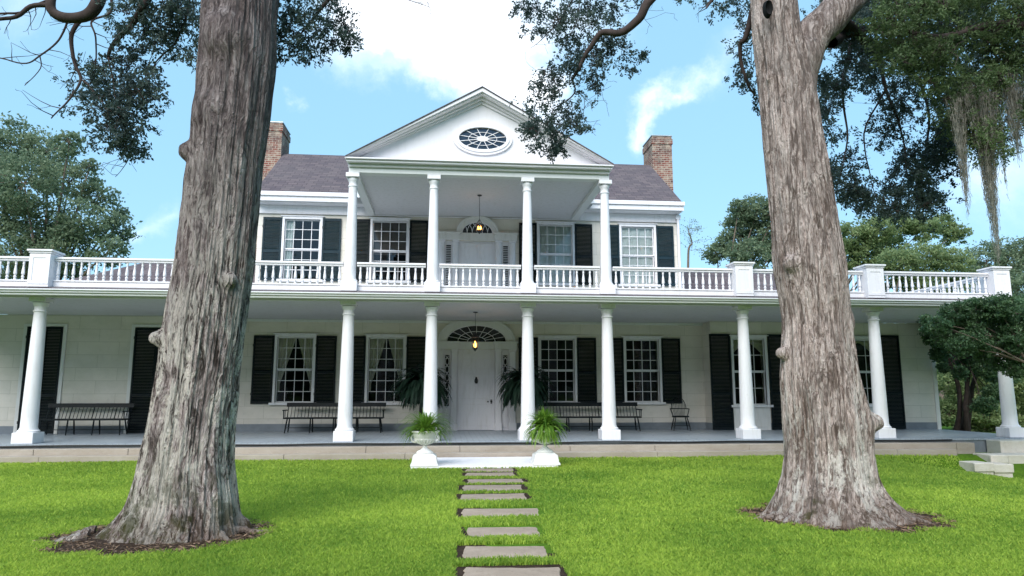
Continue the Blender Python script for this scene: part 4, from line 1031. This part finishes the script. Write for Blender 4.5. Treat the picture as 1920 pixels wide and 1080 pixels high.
# ================================================================== TREES
def trunk_mesh(rows, Yc, ztop, seed, lobes, burls, extra_lean=(0, 0), NA=220, NZ=330, flare=.55):
    """rows: (pixel row, left edge, right edge) measured at the tree's own distance"""
    tb = []
    for y, a, b in rows:
        p, r = at(a, y, Yc), at(b, y, Yc); tb.append((p.z, (p.x+r.x)/2, (r.x-p.x)/2*.93))
    tb.sort(); zs = np.array([t[0] for t in tb]); xs = np.array([t[1] for t in tb]); rs = np.array([t[2] for t in tb])
    z0 = G-.05; Z = z0+(ztop-z0)*(np.linspace(0, 1, NZ)**1.12)
    cx = np.interp(Z, zs, xs); r = np.interp(Z, zs, rs)
    hi = Z > zs[-1]; cx[hi] = xs[-1]+(Z[hi]-zs[-1])*extra_lean[0]; r[hi] = rs[-1]*(1-.05*(Z[hi]-zs[-1]))
    ker = np.ones(9)/9; pad = lambda v: np.convolve(np.pad(v, 4, mode='edge'), ker, 'valid'); cx, r = pad(cx), pad(r)
    A = np.linspace(0, 2*PI, NA, endpoint=False); V = np.zeros((NZ, NA, 3))
    for i, z in enumerate(Z):
        h = z-G
        fl = np.zeros(NA)
        for (ang, wid, amp, hh) in lobes:
            dd = np.abs((A-ang+PI) % (2*PI)-PI); fl += .24*amp*math.exp(-max(h, 0)/hh)*np.exp(-(dd/wid)**2)
        rr = np.empty(NA)
        for k, a in enumerate(A):
            ca, sa = math.cos(a), math.sin(a)
            n1 = noise.noise(Vector((ca*1.6, sa*1.6, z*.35+seed)))
            n2 = noise.noise(Vector((ca*4.5+n1, sa*4.5, z*.30+seed*2)))
            n3 = noise.noise(Vector((ca*13+n1*2, sa*13, z*.55+seed*3)))
            n4 = noise.noise(Vector((ca*32, sa*32, z*1.3+seed)))
            rr[k] = r[i]*(1+.07*n1+.075*n2+.035*(1-3.2*abs(n3))+.024*(.5-2*abs(n4)))
        rr += fl
        V[i, :, 0] = cx[i]+rr*np.cos(A); V[i, :, 1] = Yc+rr*np.sin(A)*.92; V[i, :, 2] = z
    for (px, py, rad, out_) in burls:
        # push a knob out of the surface around the seen point
        d = ray(px, py); o = np.array([CX, CY, CZ]); dv = np.array(d)/d.length
        rel = V.reshape(-1, 3)-o; along = rel@dv; perp = np.linalg.norm(rel-along[:, None]*dv, axis=1)
        front = along < ((Yc-CY)/d.normalized().y+.35)
        idx = np.argmin(np.where(front & (V.reshape(-1, 3)[:, 1] < Yc+.12), perp, 9)); c = V.reshape(-1, 3)[idx].copy()
        ring = idx//NA; nrm = np.array([c[0]-cx[ring], (c[1]-Yc), 0]); nrm /= np.linalg.norm(nrm)
        dd = np.linalg.norm(V-c, axis=2); wgt = np.exp(-(dd/rad)**4*.8)
        V += (nrm*out_)[None, None, :]*wgt[:, :, None]
    b = MB(); b.add(V.reshape(-1, 3).tolist(), [(i*NA+k, i*NA+(k+1)%NA, (i+1)*NA+(k+1)%NA, (i+1)*NA+k) for i in range(NZ-1) for k in range(NA)]+[tuple(range((NZ-1)*NA, NZ*NA))], True)
    return b, (Z, cx, r)
def twigs(b, p, d, L, r, depth, ends, gnarl=.35, rr=random):
    """a wandering twig that forks; leaves its end points in ends"""
    pts = [Vector(p)]; rad = [r]; n = max(3, int(L/.12)); d = Vector(d).normalized()
    for i in range(n):
        d = (d+Vector((rr.gauss(0, gnarl), rr.gauss(0, gnarl), rr.gauss(0, gnarl)-.05))*.5).normalized()
        pts.append(pts[-1]+d*L/n); rad.append(max(.0022, r*(1-.75*(i+1)/n)))
        if i > 0: ends.append((pts[-1].copy(), d.copy()))
        if depth > 0 and rr.random() < .55:
            sd = Vector((rr.gauss(0, 1), rr.gauss(0, 1), rr.gauss(0, .8)-.15)).normalized()
            twigs(b, pts[-1], (d*.7+sd*.8), L*rr.uniform(.35, .6), rad[-1]*.6, depth-1, ends, gnarl, rr)
    b.tube(pts, rad, 5 if r < .012 else 7, False)
def smooth_path(pts, n=5):
    out = []; P = [Vector(p) for p in pts]
    for i in range(len(P)-1):
        p0, p1, p2, p3 = P[max(i-1, 0)], P[i], P[i+1], P[min(i+2, len(P)-1)]
        for k in range(n):
            t = k/n; out.append(.5*((2*p1)+(p2-p0)*t+(2*p0-5*p1+4*p2-p3)*t*t+(-p0+3*p1-3*p2+p3)*t**3))
    out.append(P[-1]); return out
def limb(b, path, r0, r1, n=5, sides=10):
    P = smooth_path(path, n); rad = [r0+(r1-r0)*i/(len(P)-1) for i in range(len(P))]
    P = [p+Vector((noise.noise(p*3), noise.noise(p*3+Vector((5, 0, 0))), noise.noise(p*3+Vector((0, 5, 0)))))*.035 for p in P]
    b.tube(P, rad, sides, False); return P
def cedar_clumps(clumps, per=85, leafL=.054, leafW=.021, twigb=None, rr=random):
    """clumps: (centre, radius). sprays of scale-like leaves around short twigs that hang and radiate"""
    Q = []; T = []
    for c, rad in clumps:
        c = np.array(c); ns = max(8, int(per*(rad/.3)**1.6*.30)); tt = rng.uniform(.1, .9)
        sp = c+rng.normal(0, 1, (ns, 3))*rad*np.array([.52, .42, .48])
        for s in sp:
            if twigb is not None and rr.random() < .40:
                twigb.tube([tuple(c+(s-c)*.15+rng.normal(0, .03, 3)), tuple((c+s)/2+rng.normal(0, .04, 3)), tuple(s)], [.006, .004, .0022], 4, False)
            out = (s-c)/(np.linalg.norm(s-c)+1e-6); m = int(rng.integers(16, 30))
            ax = out*.6+rng.normal(0, .5, 3)+np.array([0, 0, -.15]); ax /= np.linalg.norm(ax)
            u = rng.uniform(0, 1, m)[:, None]; P = s+ax*u*.13+rng.normal(0, .026, (m, 3))
            Dd = ax*.9+rng.normal(0, .6, (m, 3))
            Q.append(leafquads(P, leafL*rng.uniform(.7, 1.3, m), leafW*rng.uniform(.8, 1.5, m), Dd)); T.append(np.clip(tt+rng.normal(0, .15, m), 0, 1))
    return np.concatenate(Q), np.concatenate(T)
# ---- left cedar
L_rows = [(1030,186,452),(1000,208,448),(950,240,447),(900,252,441),(850,262,438),(800,272,440),(700,292,448),(600,305,462),(500,325,475),(400,340,483),(300,352,492),(200,362,507),(100,370,519),(0,376,521)]
LY = LT[1]
lt = empty('cedar_tree', (LT[0], LY, G), 'huge gnarled grey cedar on the left, lichen streaked, with roots in bare soil', 'tree', 'old cedars in front of the house')
lobesL = [(R(200), .32, .62, .16), (R(172), .30, .50, .18), (R(232), .22, .34, .22), (R(262), .20, .26, .25), (R(290), .20, .28, .22), (R(318), .22, .30, .24), (R(345), .25, .42, .20), (R(20), .3, .4, .2), (R(100), .4, .4, .2), (R(150), .3, .35, .2)]
b, (ZL, cxL, rL) = trunk_mesh(L_rows, LY, 8.6, 1.3, lobesL, [(352, 282, .10, .10), (430, 525, .075, .075), (296, 632, .075, .11), (378, 200, .2, .04), (415, 60, .25, .08), (470, 980, .1, .08)], (.06, 0))
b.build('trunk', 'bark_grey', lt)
roots(lt, LT, 1.0, 4, 'bark_warm', (178, 192, 208, 335, 352, 8))
rr = random.Random(11); YB = -8.6
br = MB(); ends = []
def PP(*pts, Y=YB, Y2=None):
    n = len(pts); Y2 = Y if Y2 is None else Y2
    return [at(x, y, Y+(Y2-Y)*i/(n-1)) for i, (x, y) in enumerate(pts)]
topL = Vector((np.interp(7.2, ZL, cxL), LY, 7.2))
paths = [([topL]+PP((300,-150),(205,-40),(185,5),(160,28),(128,33),(98,18),(100,-20), Y=-8.9), .10, .05),
 (PP((160,28),(134,60),(138,110),(150,150),(130,185),(95,222)), .032, .007), (PP((128,33),(110,75),(75,105),(50,117),(0,112),(-40,100)), .014, .006),
 (PP((75,105),(78,130),(45,162)), .008, .004), (PP((98,10),(60,12),(20,35),(-30,42)), .035, .02), (PP((110,-10),(40,22),(-20,30)), .02, .012), (PP((210,-10),(206,24),(172,40),(180,72),(178,125)), .018, .008),
 ([topL]+PP((320,-60),(275,5),(252,42),(214,78),(205,108),(232,102), Y=-9.0, Y2=-8.4), .07, .006), (PP((360,-30),(340,62),(305,100),(285,135),(300,165)), .016, .005),
 (PP((205,108),(212,150),(222,210),(240,270),(243,300),(215,330)), .012, .003), (PP((150,150),(180,175),(200,200),(210,245)), .012, .004), (PP((270,30),(290,80),(275,130)), .009, .004),
 ([topL]+PP((560,-60),(620,-15),(592,30),(560,68), Y=-9.0, Y2=-8.6), .06, .007), (PP((592,30),(640,40),(655,60)), .008, .003), (PP((620,-15),(700,-10),(790,8),(805,18)), .01, .002)]
for P_, r0, r1 in paths:
    P = limb(br, P_, r0, r1)
    for p in P[2::2]:
        if r1 < .04 and rr.random() < .62: twigs(br, p, (rr.gauss(0, 1), rr.gauss(0, .6), rr.gauss(-.3, .7)), rr.uniform(.15, .5), min(.007, max(.004, r1)), 1, ends, .45, rr)
cpx = [(170,150,30),(200,160,38),(240,170,38),(180,200,32),(215,205,38),(250,215,34),(205,240,30),(235,250,30),(225,275,22),(255,285,14),(240,130,30),(270,160,28),(265,110,26),(285,180,24),(195,130,18),
       (240,30,30),(275,50,32),(310,30,32),(345,40,34),(300,75,26),(340,80,24),(365,20,26),(320,5,30),(260,5,28),(225,60,18),(360,110,12),
       (540,20,28),(555,60,30),(540,95,22),(575,90,26),(600,55,30),(625,80,20),(640,40,24),(655,60,14),(575,20,28),(610,15,22),(530,60,16),(648,85,10)]
cl_ = [(at(x, y, YB+rr.uniform(-.35, .35)), r*.0068*1.12) for x, y, r in cpx]
q_, t_ = cedar_clumps(cl_, 135, twigb=br, rr=rr); 
# out-of-frame crown around the trunk head
for k in range(46):
    pass
br.build('branches', 'branch_bark', lt); npmesh('crown', q_, 4, 'cedar_leaf', lt, t_)
# ---- right cedar
R_rows = [(985,1442,1700),(960,1452,1678),(930,1462,1655),(900,1472,1640),(850,1478,1633),(800,1474,1632),(700,1467,1604),(600,1470,1591),(500,1452,1582),(400,1447,1564),(300,1437,1546),(200,1428,1529),(130,1420,1520),(60,1412,1500),(0,1409,1492)]
RY_ = RT[1]
rt = empty('cedar_tree', (RT[0], RY_, G), 'huge upright brown grey cedar on the right, forking near the photo top', 'tree', 'old cedars in front of the house')
lobesR = [(R(192), .28, .40, .18), (R(225), .26, .26, .2), (R(255), .22, .20, .22), (R(282), .25, .28, .2), (R(312), .28, .46, .22), (R(338), .26, .60, .18), (R(5), .25, .45, .2), (R(70), .4, .35, .2), (R(130), .4, .35, .2)]
b, (ZR, cxR, rR) = trunk_mesh(R_rows, RY_, 8.4, 5.7, lobesR, [(1484, 494, .10, .08), (1472, 662, .075, .12), (1636, 790, .10, .12), (1592, 600, .12, .04), (1440, 145, .06, .03), (1510, 120, .22, .10)], (-.03, 0))
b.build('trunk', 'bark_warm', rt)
lm = MB(); f0 = at(1490, 175, RY_); limb(lm, [f0, at(1505, 105, RY_), at(1535, 55, RY_+.05), at(1590, 0, RY_+.1), at(1660, -70, RY_+.2), at(1760, -200, RY_+.4)], .27, .20, 8, 24)
lm.build('limb', 'bark_warm', rt)
roots(rt, RT, 1.0, 8, 'bark_warm', (170, 186, 200, 325, 342, 356))
kh = MB(); hc = at(1442, 14, RY_-.42)
n_ = 16
kh.add([(hc.x+r_*.05*math.cos(2*PI*i/n_), hc.y+d_, hc.z+r_*.10*math.sin(2*PI*i/n_)) for r_, d_ in ((1.25, .06), (1.0, -.01), (.8, .02), (.3, .05)) for i in range(n_)], [(k*n_+i, k*n_+(i+1)%n_, (k+1)*n_+(i+1)%n_, (k+1)*n_+i) for k in range(3) for i in range(n_)]+[tuple(range(3*n_, 4*n_))], True)
kh.build('knot_hole', 'interior_dark', rt)
br = MB(); rr = random.Random(23); topR = Vector((np.interp(7.4, ZR, cxR), RY_, 7.4)); YR = -7.6
paths = [([topR]+PP((1330,-90),(1225,-5),(1195,38),(1160,62),(1125,62),(1105,92),(1088,125),(1072,150), Y=-8.4, Y2=YR), .085, .020),
 (PP((1072,150),(1078,172),(1060,190),(1040,202),(1036,222),(1044,250), Y=YR), .013, .004), (PP((1072,150),(1045,160),(1030,130),(1012,140), Y=YR), .009, .003), (PP((1105,92),(1120,120),(1110,165), Y=YR), .008, .003),
 (PP((1078,172),(1095,185),(1098,225),(1125,225), Y=YR), .006, .002), (PP((1110,-30),(1075,-5),(1050,35),(1020,70),(995,90), Y=YR), .016, .003), (PP((1085,-20),(1080,40),(1055,90), Y=YR), .010, .003), (PP((1225,-5),(1200,20),(1220,45),(1225,50), Y=YR), .004, .002),
 ([topR]+PP((1400,60),(1385,85),(1400,150),(1415,180), Y=-8.6, Y2=-8.2), .05, .01), ([topR]+PP((1340,-10),(1325,15), Y=-8.6), .04, .01),
 (PP((1570,30),(1620,75),(1665,95),(1740,130), Y=-8.4, Y2=-7.0), .10, .03), (PP((1560,80),(1600,60),(1700,45),(1800,60), Y=-8.4, Y2=-6.8), .09, .03),
 (PP((1640,80),(1660,170),(1690,240),(1700,330), Y=-7.5), .035, .006), (PP((1600,75),(1580,160),(1590,260),(1570,350), Y=-7.6), .03, .005), (PP((1700,110),(1740,200),(1735,300),(1715,390), Y=-7.3), .03, .005), (PP((1660,170),(1620,250),(1630,330),(1655,400), Y=-7.4), .016, .004)]
for k, (P_, r0, r1) in enumerate(paths):
    P = limb(br, P_, r0, r1)
    for p in P[2::2]:
        if r0 < .05 and rr.random() < .65: twigs(br, p, (rr.gauss(0, 1), rr.gauss(0, .6), rr.gauss(-.3, .7)), rr.uniform(.15, .5), min(.007, max(.003, r1)), 1, [], .45, rr)
cpx = [(1010,20,26),(1040,40,30),(1075,25,32),(1105,15,28),(1000,60,16),(1060,70,22),(985,30,16),(975,5,20),(1110,45,24),(1130,35,20),(1085,95,30),(1115,95,26),(1150,75,20),(1165,90,20),(1140,70,24),(1070,115,22),(1095,130,22),(1125,120,16),
       (1110,165,18),(1120,145,12),(1050,150,22),(1025,140,18),(1010,160,16),(1040,175,20),(1010,195,22),(1040,205,22),(1070,215,22),(1090,205,14),(1000,225,20),(1025,235,24),(1055,240,22),(1080,235,16),(995,248,14),(1010,262,18),(1040,268,20),(1055,278,16),(1030,280,12),(1000,240,16),(1095,240,10),
       (1395,80,22),(1390,140,22),(1405,160,18),(1400,110,18),(1415,190,12),(1330,8,16),(1360,5,18),(1390,15,22),(1400,45,18),(1290,-5,14),(1150,5,22),(1190,-8,16),(1180,130,7),(1200,103,6)]
cl_ = [(at(x, y, YR+rr.uniform(-.25, .25)), r*.0075*1.05) for x, y, r in cpx]
q1, t1 = cedar_clumps(cl_, 125, twigb=br, rr=rr)
cl_ = []
for k in range(330):
    x = rr.uniform(1525, 1850); y = rr.uniform(-30, 425)
    edge = 420-(abs(x-1690)/170)**2*150
    if y > edge or (x < 1560 and y > 330): continue
    n = noise.noise(Vector((x*.016, y*.016, 4)))
    if n < .03-(.20 if y < 110 else 0): continue
    cl_.append((at(x, y, rr.uniform(-8.2, -6.0)), rr.uniform(.14, .27)))
q2, t2 = cedar_clumps(cl_, 112, twigb=br, rr=rr)
br.build('branches', 'branch_bark', rt); npmesh('crown', np.concatenate([q1, q2]), 4, 'cedar_leaf', rt, np.concatenate([t1, t2]))
# ---- third cedar, trunk outside the right edge, greener sprays hung with moss
t3p = (9.3, -8.3)
ct = empty('cedar_tree', (t3p[0], t3p[1], G), 'green moss hung cedar reaching in from the right edge of the photo', 'tree', 'old cedars in front of the house')
b = MB(); limb(b, [(t3p[0], t3p[1], G-.1), (t3p[0]+.05, t3p[1], 2), (t3p[0]-.1, t3p[1], 5), (t3p[0], t3p[1], 9)], .55, .30, 10, 24); b.build('trunk', 'bark_warm', ct)
br = MB(); rr = random.Random(31)
for P_, r0, r1 in (([Vector((t3p[0], t3p[1], 6.0))]+PP((1930,60),(1850,50),(1760,70),(1700,60), Y=-9.2, Y2=-9.6), .10, .02), ([Vector((t3p[0], t3p[1], 5.2))]+PP((1930,200),(1880,150),(1830,170),(1790,220), Y=-9.0, Y2=-9.4), .07, .012),
                   ([Vector((t3p[0], t3p[1], 6.6))]+PP((1900,-30),(1800,-10),(1700,10), Y=-9.2, Y2=-9.5), .08, .02)):
    P = limb(br, P_, r0, r1)
    for p in P[3::2]: twigs(br, p, (rr.gauss(0, 1), rr.gauss(0, .6), rr.gauss(-.5, .7)), rr.uniform(.25, .6), .008, 1, [], .45, rr)
cl_ = []
for k in range(420):
    x = rr.uniform(1640, 2010); y = rr.uniform(-40, 330)
    if y > 90+(x-1640)*.75 and y > 120: 
        if y > 60+(x-1640)*1.05: continue
    if x > 1880 and y > 235: continue
    if noise.noise(Vector((x*.014, y*.016, 8))) < -.12: continue
    cl_.append((at(x, y, rr.uniform(-9.9, -8.4)), rr.uniform(.12, .22)))
for x, y, r in ((1700,110,30),(1730,150,26),(1760,120,30),(1800,230,28),(1820,260,26),(1850,235,26),(1840,290,20),(1780,190,26),(1720,60,34),(1680,70,22)): cl_.append((at(x, y, -9.5), r*.0068))
q3, t3 = cedar_clumps(cl_, 125, leafL=.050, leafW=.016, twigb=br, rr=rr)
br.build('branches', 'branch_bark', ct); npmesh('crown', q3, 4, 'cedar_leaf_green', ct, t3)
# ---- hanging moss
def moss(x, y0, y1, wpx, Y, n, label):
    Q = []; T = []; top = at(x, y0, Y)
    for k in range(n):
        g = rng.normal(0, 1); px = x+g*wpx*.5; L = (y1-y0)*rng.uniform(.25, 1.0)*math.exp(-(g/1.5)**2)+12
        p = np.array(at(px, y0+rng.uniform(-25, 18), Y+rng.normal(0, .10))); end = at(px+(x-px)*.35, y0+L, Y); ln = p[2]-end.z
        m = max(4, int(ln/.05)); st_ = ln/m; ph = rng.uniform(0, 6); tt = rng.uniform(0, 1)
        drift = (x-px)*.0045*.5
        for i in range(m):
            q2 = p+np.array([.012*math.sin(ph+i*1.7)+drift/m, .012*math.cos(ph+i*1.3), -st_])
            s = unit(1)[0]*.0026; s[2] = 0
            Q.append([p-s, p+s, q2+s, q2-s]); T.append(tt)
            if rng.random() < .55:
                e = p+rng.normal(0, 1, 3)*[.018, .018, .01]+[0, 0, -.02]; Q.append([p-s, p+s, e+s*.6, e-s*.6]); T.append(tt)
            p = q2
    o = npmesh('hanging_moss', np.array(Q), 4, 'moss_strand', tint=np.array(T), origin=top)
    tag(o, label, 'moss', 'moss beards hanging from the right hand cedar')
moss(1838, 175, 490, 34, -9.5, 520, 'longest grey brown moss beard hanging at the upper right')
moss(1795, 200, 400, 20, -9.5, 190, 'narrow moss beard hanging left of the longest one')
moss(1893, 150, 300, 34, -9.4, 300, 'short wide moss beard at the right edge of the photo')
moss(1868, 190, 370, 14, -9.5, 80, 'wispy thin moss strands between the longest beard and the edge')
# ------------------------------------------------------------------ broadleaf trees and shrubs behind
def leafy(name, label, cat, base, blobs, Y, dY, n, ls, mt, bark='limb_bark', group=None, tr=.25, seed=1, sparse=.0, stems=None):
    """blobs: pixel centre and pixel radius at distance Y"""
    rr = random.Random(seed); root = empty(name, base, label, cat, group)
    sc = (Y-CY)/F; C = [(np.array(at(x, y, Y+rr.uniform(-dY, dY))), r*sc*1.0) for x, y, r in blobs]
    b = MB(); bv = Vector(base); top = Vector(np.mean([c for c, _ in C], 0)); fork = bv.lerp(Vector((top.x, top.y, top.z)), .45)
    if stems:
        for s in stems: limb(b, s, tr, tr*.5, 5, 10)
    else: limb(b, [bv-Vector((0, 0, .2)), bv.lerp(fork, .5)+Vector((rr.uniform(-.2, .2), 0, 0)), fork], tr, tr*.7, 6, 12)
    b.build('trunk', bark, root)
    bl = MB()
    for c, r in C:
        c = Vector(c); st_ = fork if not stems else Vector(stems[rr.randrange(len(stems))][-1])
        P = limb(bl, [st_, st_.lerp(c, .5)+Vector((0, 0, r*.2)), c], tr*.35, tr*.06, 5, 6)
        for k in range(7):
            dv = Vector(unit(1)[0])*r*.85; limb(bl, [c-dv*.1, c+dv*.5+Vector((0, 0, .1*r)), c+dv], tr*.09, tr*.02, 3, 4)
    bl.build('branches', bark, root)
    tot = sum(r*r for _, r in C); Q = []; T = []
    for c, r in C:
        k = max(6, int(58*(1-sparse))); dirs = unit(k); rad = r*rng.uniform(.25, 1.0, k)**.5
        sub = c+dirs*rad[:, None]*[1, 1, .85]
        m = int(n*r*r/tot/k); 
        for s, dr in zip(sub, dirs):
            sz = r*rng.uniform(.10, .24); P = s+rng.normal(0, 1, (m, 3))*sz*np.array([1, 1, .55])
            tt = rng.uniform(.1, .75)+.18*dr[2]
            Q.append(leafquads(P, ls*rng.uniform(.7, 1.4, m), ls*.55*rng.uniform(.8, 1.3, m))); T.append(np.clip(tt+rng.normal(0, .16, m), 0, 1))
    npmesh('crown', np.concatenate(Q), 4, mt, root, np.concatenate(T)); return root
leafy('oak_tree', 'large loose crowned tree behind the balcony rail at the far left', 'tree', (-21.5, 20, G), [(20,270,52),(90,285,45),(130,270,28),(45,345,62),(130,345,50),(185,370,36),(215,430,34),(150,420,52),(70,430,62),(-10,400,60),(-20,320,55),(205,470,32),(120,480,55),(20,490,60),(170,310,16),(225,400,16)], 20, 2, 36000, .18, 'oak_leaf', seed=2, tr=.35)
leafy('tree', 'blue green tree behind the right wing roof, nearest the main block', 'tree', (14.0, 24, G), [(1420,395,34),(1395,420,34),(1440,440,40),(1375,455,32),(1345,475,24),(1400,480,40),(1455,400,30),(1460,470,40),(1385,390,20),(1480,430,30)], 24, 1.5, 26000, .17, 'oak_leaf', group='trees behind the right wing', seed=3, tr=.3)
leafy('tree', 'tall pale tree between the right cedar trunk and the moss', 'tree', (21.0, 30, G), [(1600,440,38),(1645,435,34),(1580,480,38),(1690,420,30),(1730,430,30),(1625,480,38),(1765,420,26),(1790,440,28),(1670,465,34)], 28, 1.5, 22000, .19, 'pale_leaf', group='trees behind the right wing', seed=4, tr=.3)
leafy('tree', 'dense round yellow green tree above the right end balustrade', 'tree', (19.5, 16, G), [(1690,490,38),(1740,485,40),(1785,500,44),(1665,520,34),(1730,540,44),(1800,560,46),(1760,600,50),(1700,580,40)], 15, 1.2, 30000, .13, 'pale_leaf', group='trees behind the right wing', seed=5, tr=.25)
leafy('tree', 'green tree rising behind the last balustrade post at the right edge', 'tree', (24, 17, G), [(1850,490,44),(1895,480,44),(1930,520,50),(1870,540,50),(1830,600,50),(1900,600,60),(1960,470,50),(1950,600,60)], 17, 1.5, 34000, .14, 'oak_leaf', group='trees behind the right wing', seed=6, tr=.25)
leafy('shrub', 'tangled dark shrubs seen past the right end of the porch', 'shrub', (18.5, 9.5, G), [(1775,770,36),(1780,720,30),(1860,800,40),(1900,810,44),(1790,700,40),(1835,720,42),(1880,720,46),(1800,770,44),(1850,780,46),(1900,780,50),(1775,640,40),(1940,740,60),(1830,640,40)], 9.5, 1.2, 40000, .12, 'pale_leaf', seed=7, tr=.12)
stems = [[Vector((15.9, 4.5, G)), at(1800, 740, 4.3), at(1768, 650, 4.2)], [Vector((16.1, 4.5, G)), at(1815, 740, 4.4), at(1800, 640, 4.2)], [Vector((16.4, 4.6, G)), at(1822, 730, 4.5), at(1845, 650, 4.2)], [Vector((16.2, 4.3, G)), at(1810, 760, 4.1), at(1822, 660, 4.0)]]
leafy('camellia_tree', 'dark many stemmed small tree behind the right end of the porch', 'tree', (16.2, 4.5, G), [(1775,600,34),(1800,580,34),(1760,630,26),(1810,630,34),(1840,600,34),(1850,650,30),(1800,670,20),(1745,600,18),(1870,620,30),(1845,690,26),(1768,690,12),(1862,740,24),(1800,700,16),(1880,700,30),(1845,760,20),(1760,665,18)], 3.6, .8, 32000, .085, 'bush_leaf', bark='branch_bark', seed=8, tr=.10, stems=stems)
stems = [[Vector((13.2, -3.2, -.6)), at(1990, 760, -3.0), at(1925, 680, -2.8)], [Vector((13.2, -3.2, -.6)), at(1960, 700, -2.9), at(1890, 640, -2.4)], [at(1960, 700, -2.9), at(1980, 640, -2.5), at(1960, 600, -2.2)]]
leafy('camellia_tree', 'glossy green leafy small tree overlapping the corner column at the right edge', 'tree', (13.2, -3.2, -.6), [(1790,585,26),(1830,580,30),(1870,575,34),(1910,585,36),(1760,610,20),(1815,615,28),(1855,640,30),(1895,640,34),(1930,660,36),(1880,680,22),(1950,600,46),(1845,665,18),(1740,618,12),(1735,600,12),(1765,635,20),(1800,650,24),(1825,640,28),(1910,690,24),(1975,670,46),(1975,560,46),(1870,610,34),(1780,610,26)], -2.2, .5, 42000, .070, 'bush_leaf', bark='limb_bark', seed=9, tr=.06, stems=stems)
# far wood behind everything, reads as one mass low on the horizon
def wood():
    Q = []; T = []
    for k in range(420):
        a = rng.uniform(-1.1, 1.1) if k < 150 else rng.uniform(1.25, 5.03); d = rng.uniform(60, 80) if k < 150 else rng.uniform(26, 40); x = CX+d*math.sin(a+YAW); y = CY+d*math.cos(a+YAW); h = rng.uniform(4, 8.5) if k < 150 else rng.uniform(6, 15); m = 160
        P = np.array([x, y, h*.5])+rng.normal(0, 1, (m, 3))*[2.6, 1.5, h*.25]; Q.append(leafquads(P, rng.uniform(.7, 1.3, m), .6)); T.append(np.clip(rng.uniform(.1, .7)+rng.normal(0, .15, m), 0, 1))
    tag(npmesh('distant_wood', np.concatenate(Q), 4, 'oak_leaf', tint=np.concatenate(T)), 'dark wood surrounding the grounds, low behind the house', 'wood', kind='stuff')
wood()
# thin bare tree right of the main block
bt = empty('bare_tree', tuple(at(1290, 500, 16).xy)+(G,), 'small nearly bare thin tree just right of the upper storey', 'tree')
b = MB(); rr = random.Random(5); base = at(1288, 500, 16); limb(b, [Vector((base.x, 16, G)), Vector((base.x, 16, 4)), at(1290, 480, 16), at(1298, 455, 16), at(1290, 432, 16)], .10, .02, 5, 8); en = []
b.build('trunk', 'limb_bark', bt); b = MB()
for s in ((1298,455),(1290,440),(1296,470),(1290,432)):
    for k in range(3): twigs(b, at(*s, 16), (rr.gauss(.2, .8), rr.gauss(0, .5), rr.uniform(.2, 1)), rr.uniform(.4, .9), .010, 2, en, .3, rr)
b.build('branches', 'limb_bark', bt)
P = np.array([e[0] for e in en]); P = P[rng.integers(0, len(P), 260)]+rng.normal(0, .06, (260, 3)); npmesh('crown', leafquads(P, .09, .05), 4, 'oak_leaf', bt, rng.uniform(.3, 1, 260))
for o in list(scene.objects):
    if o.name.startswith('lawn_grass'): o.visible_shadow = True
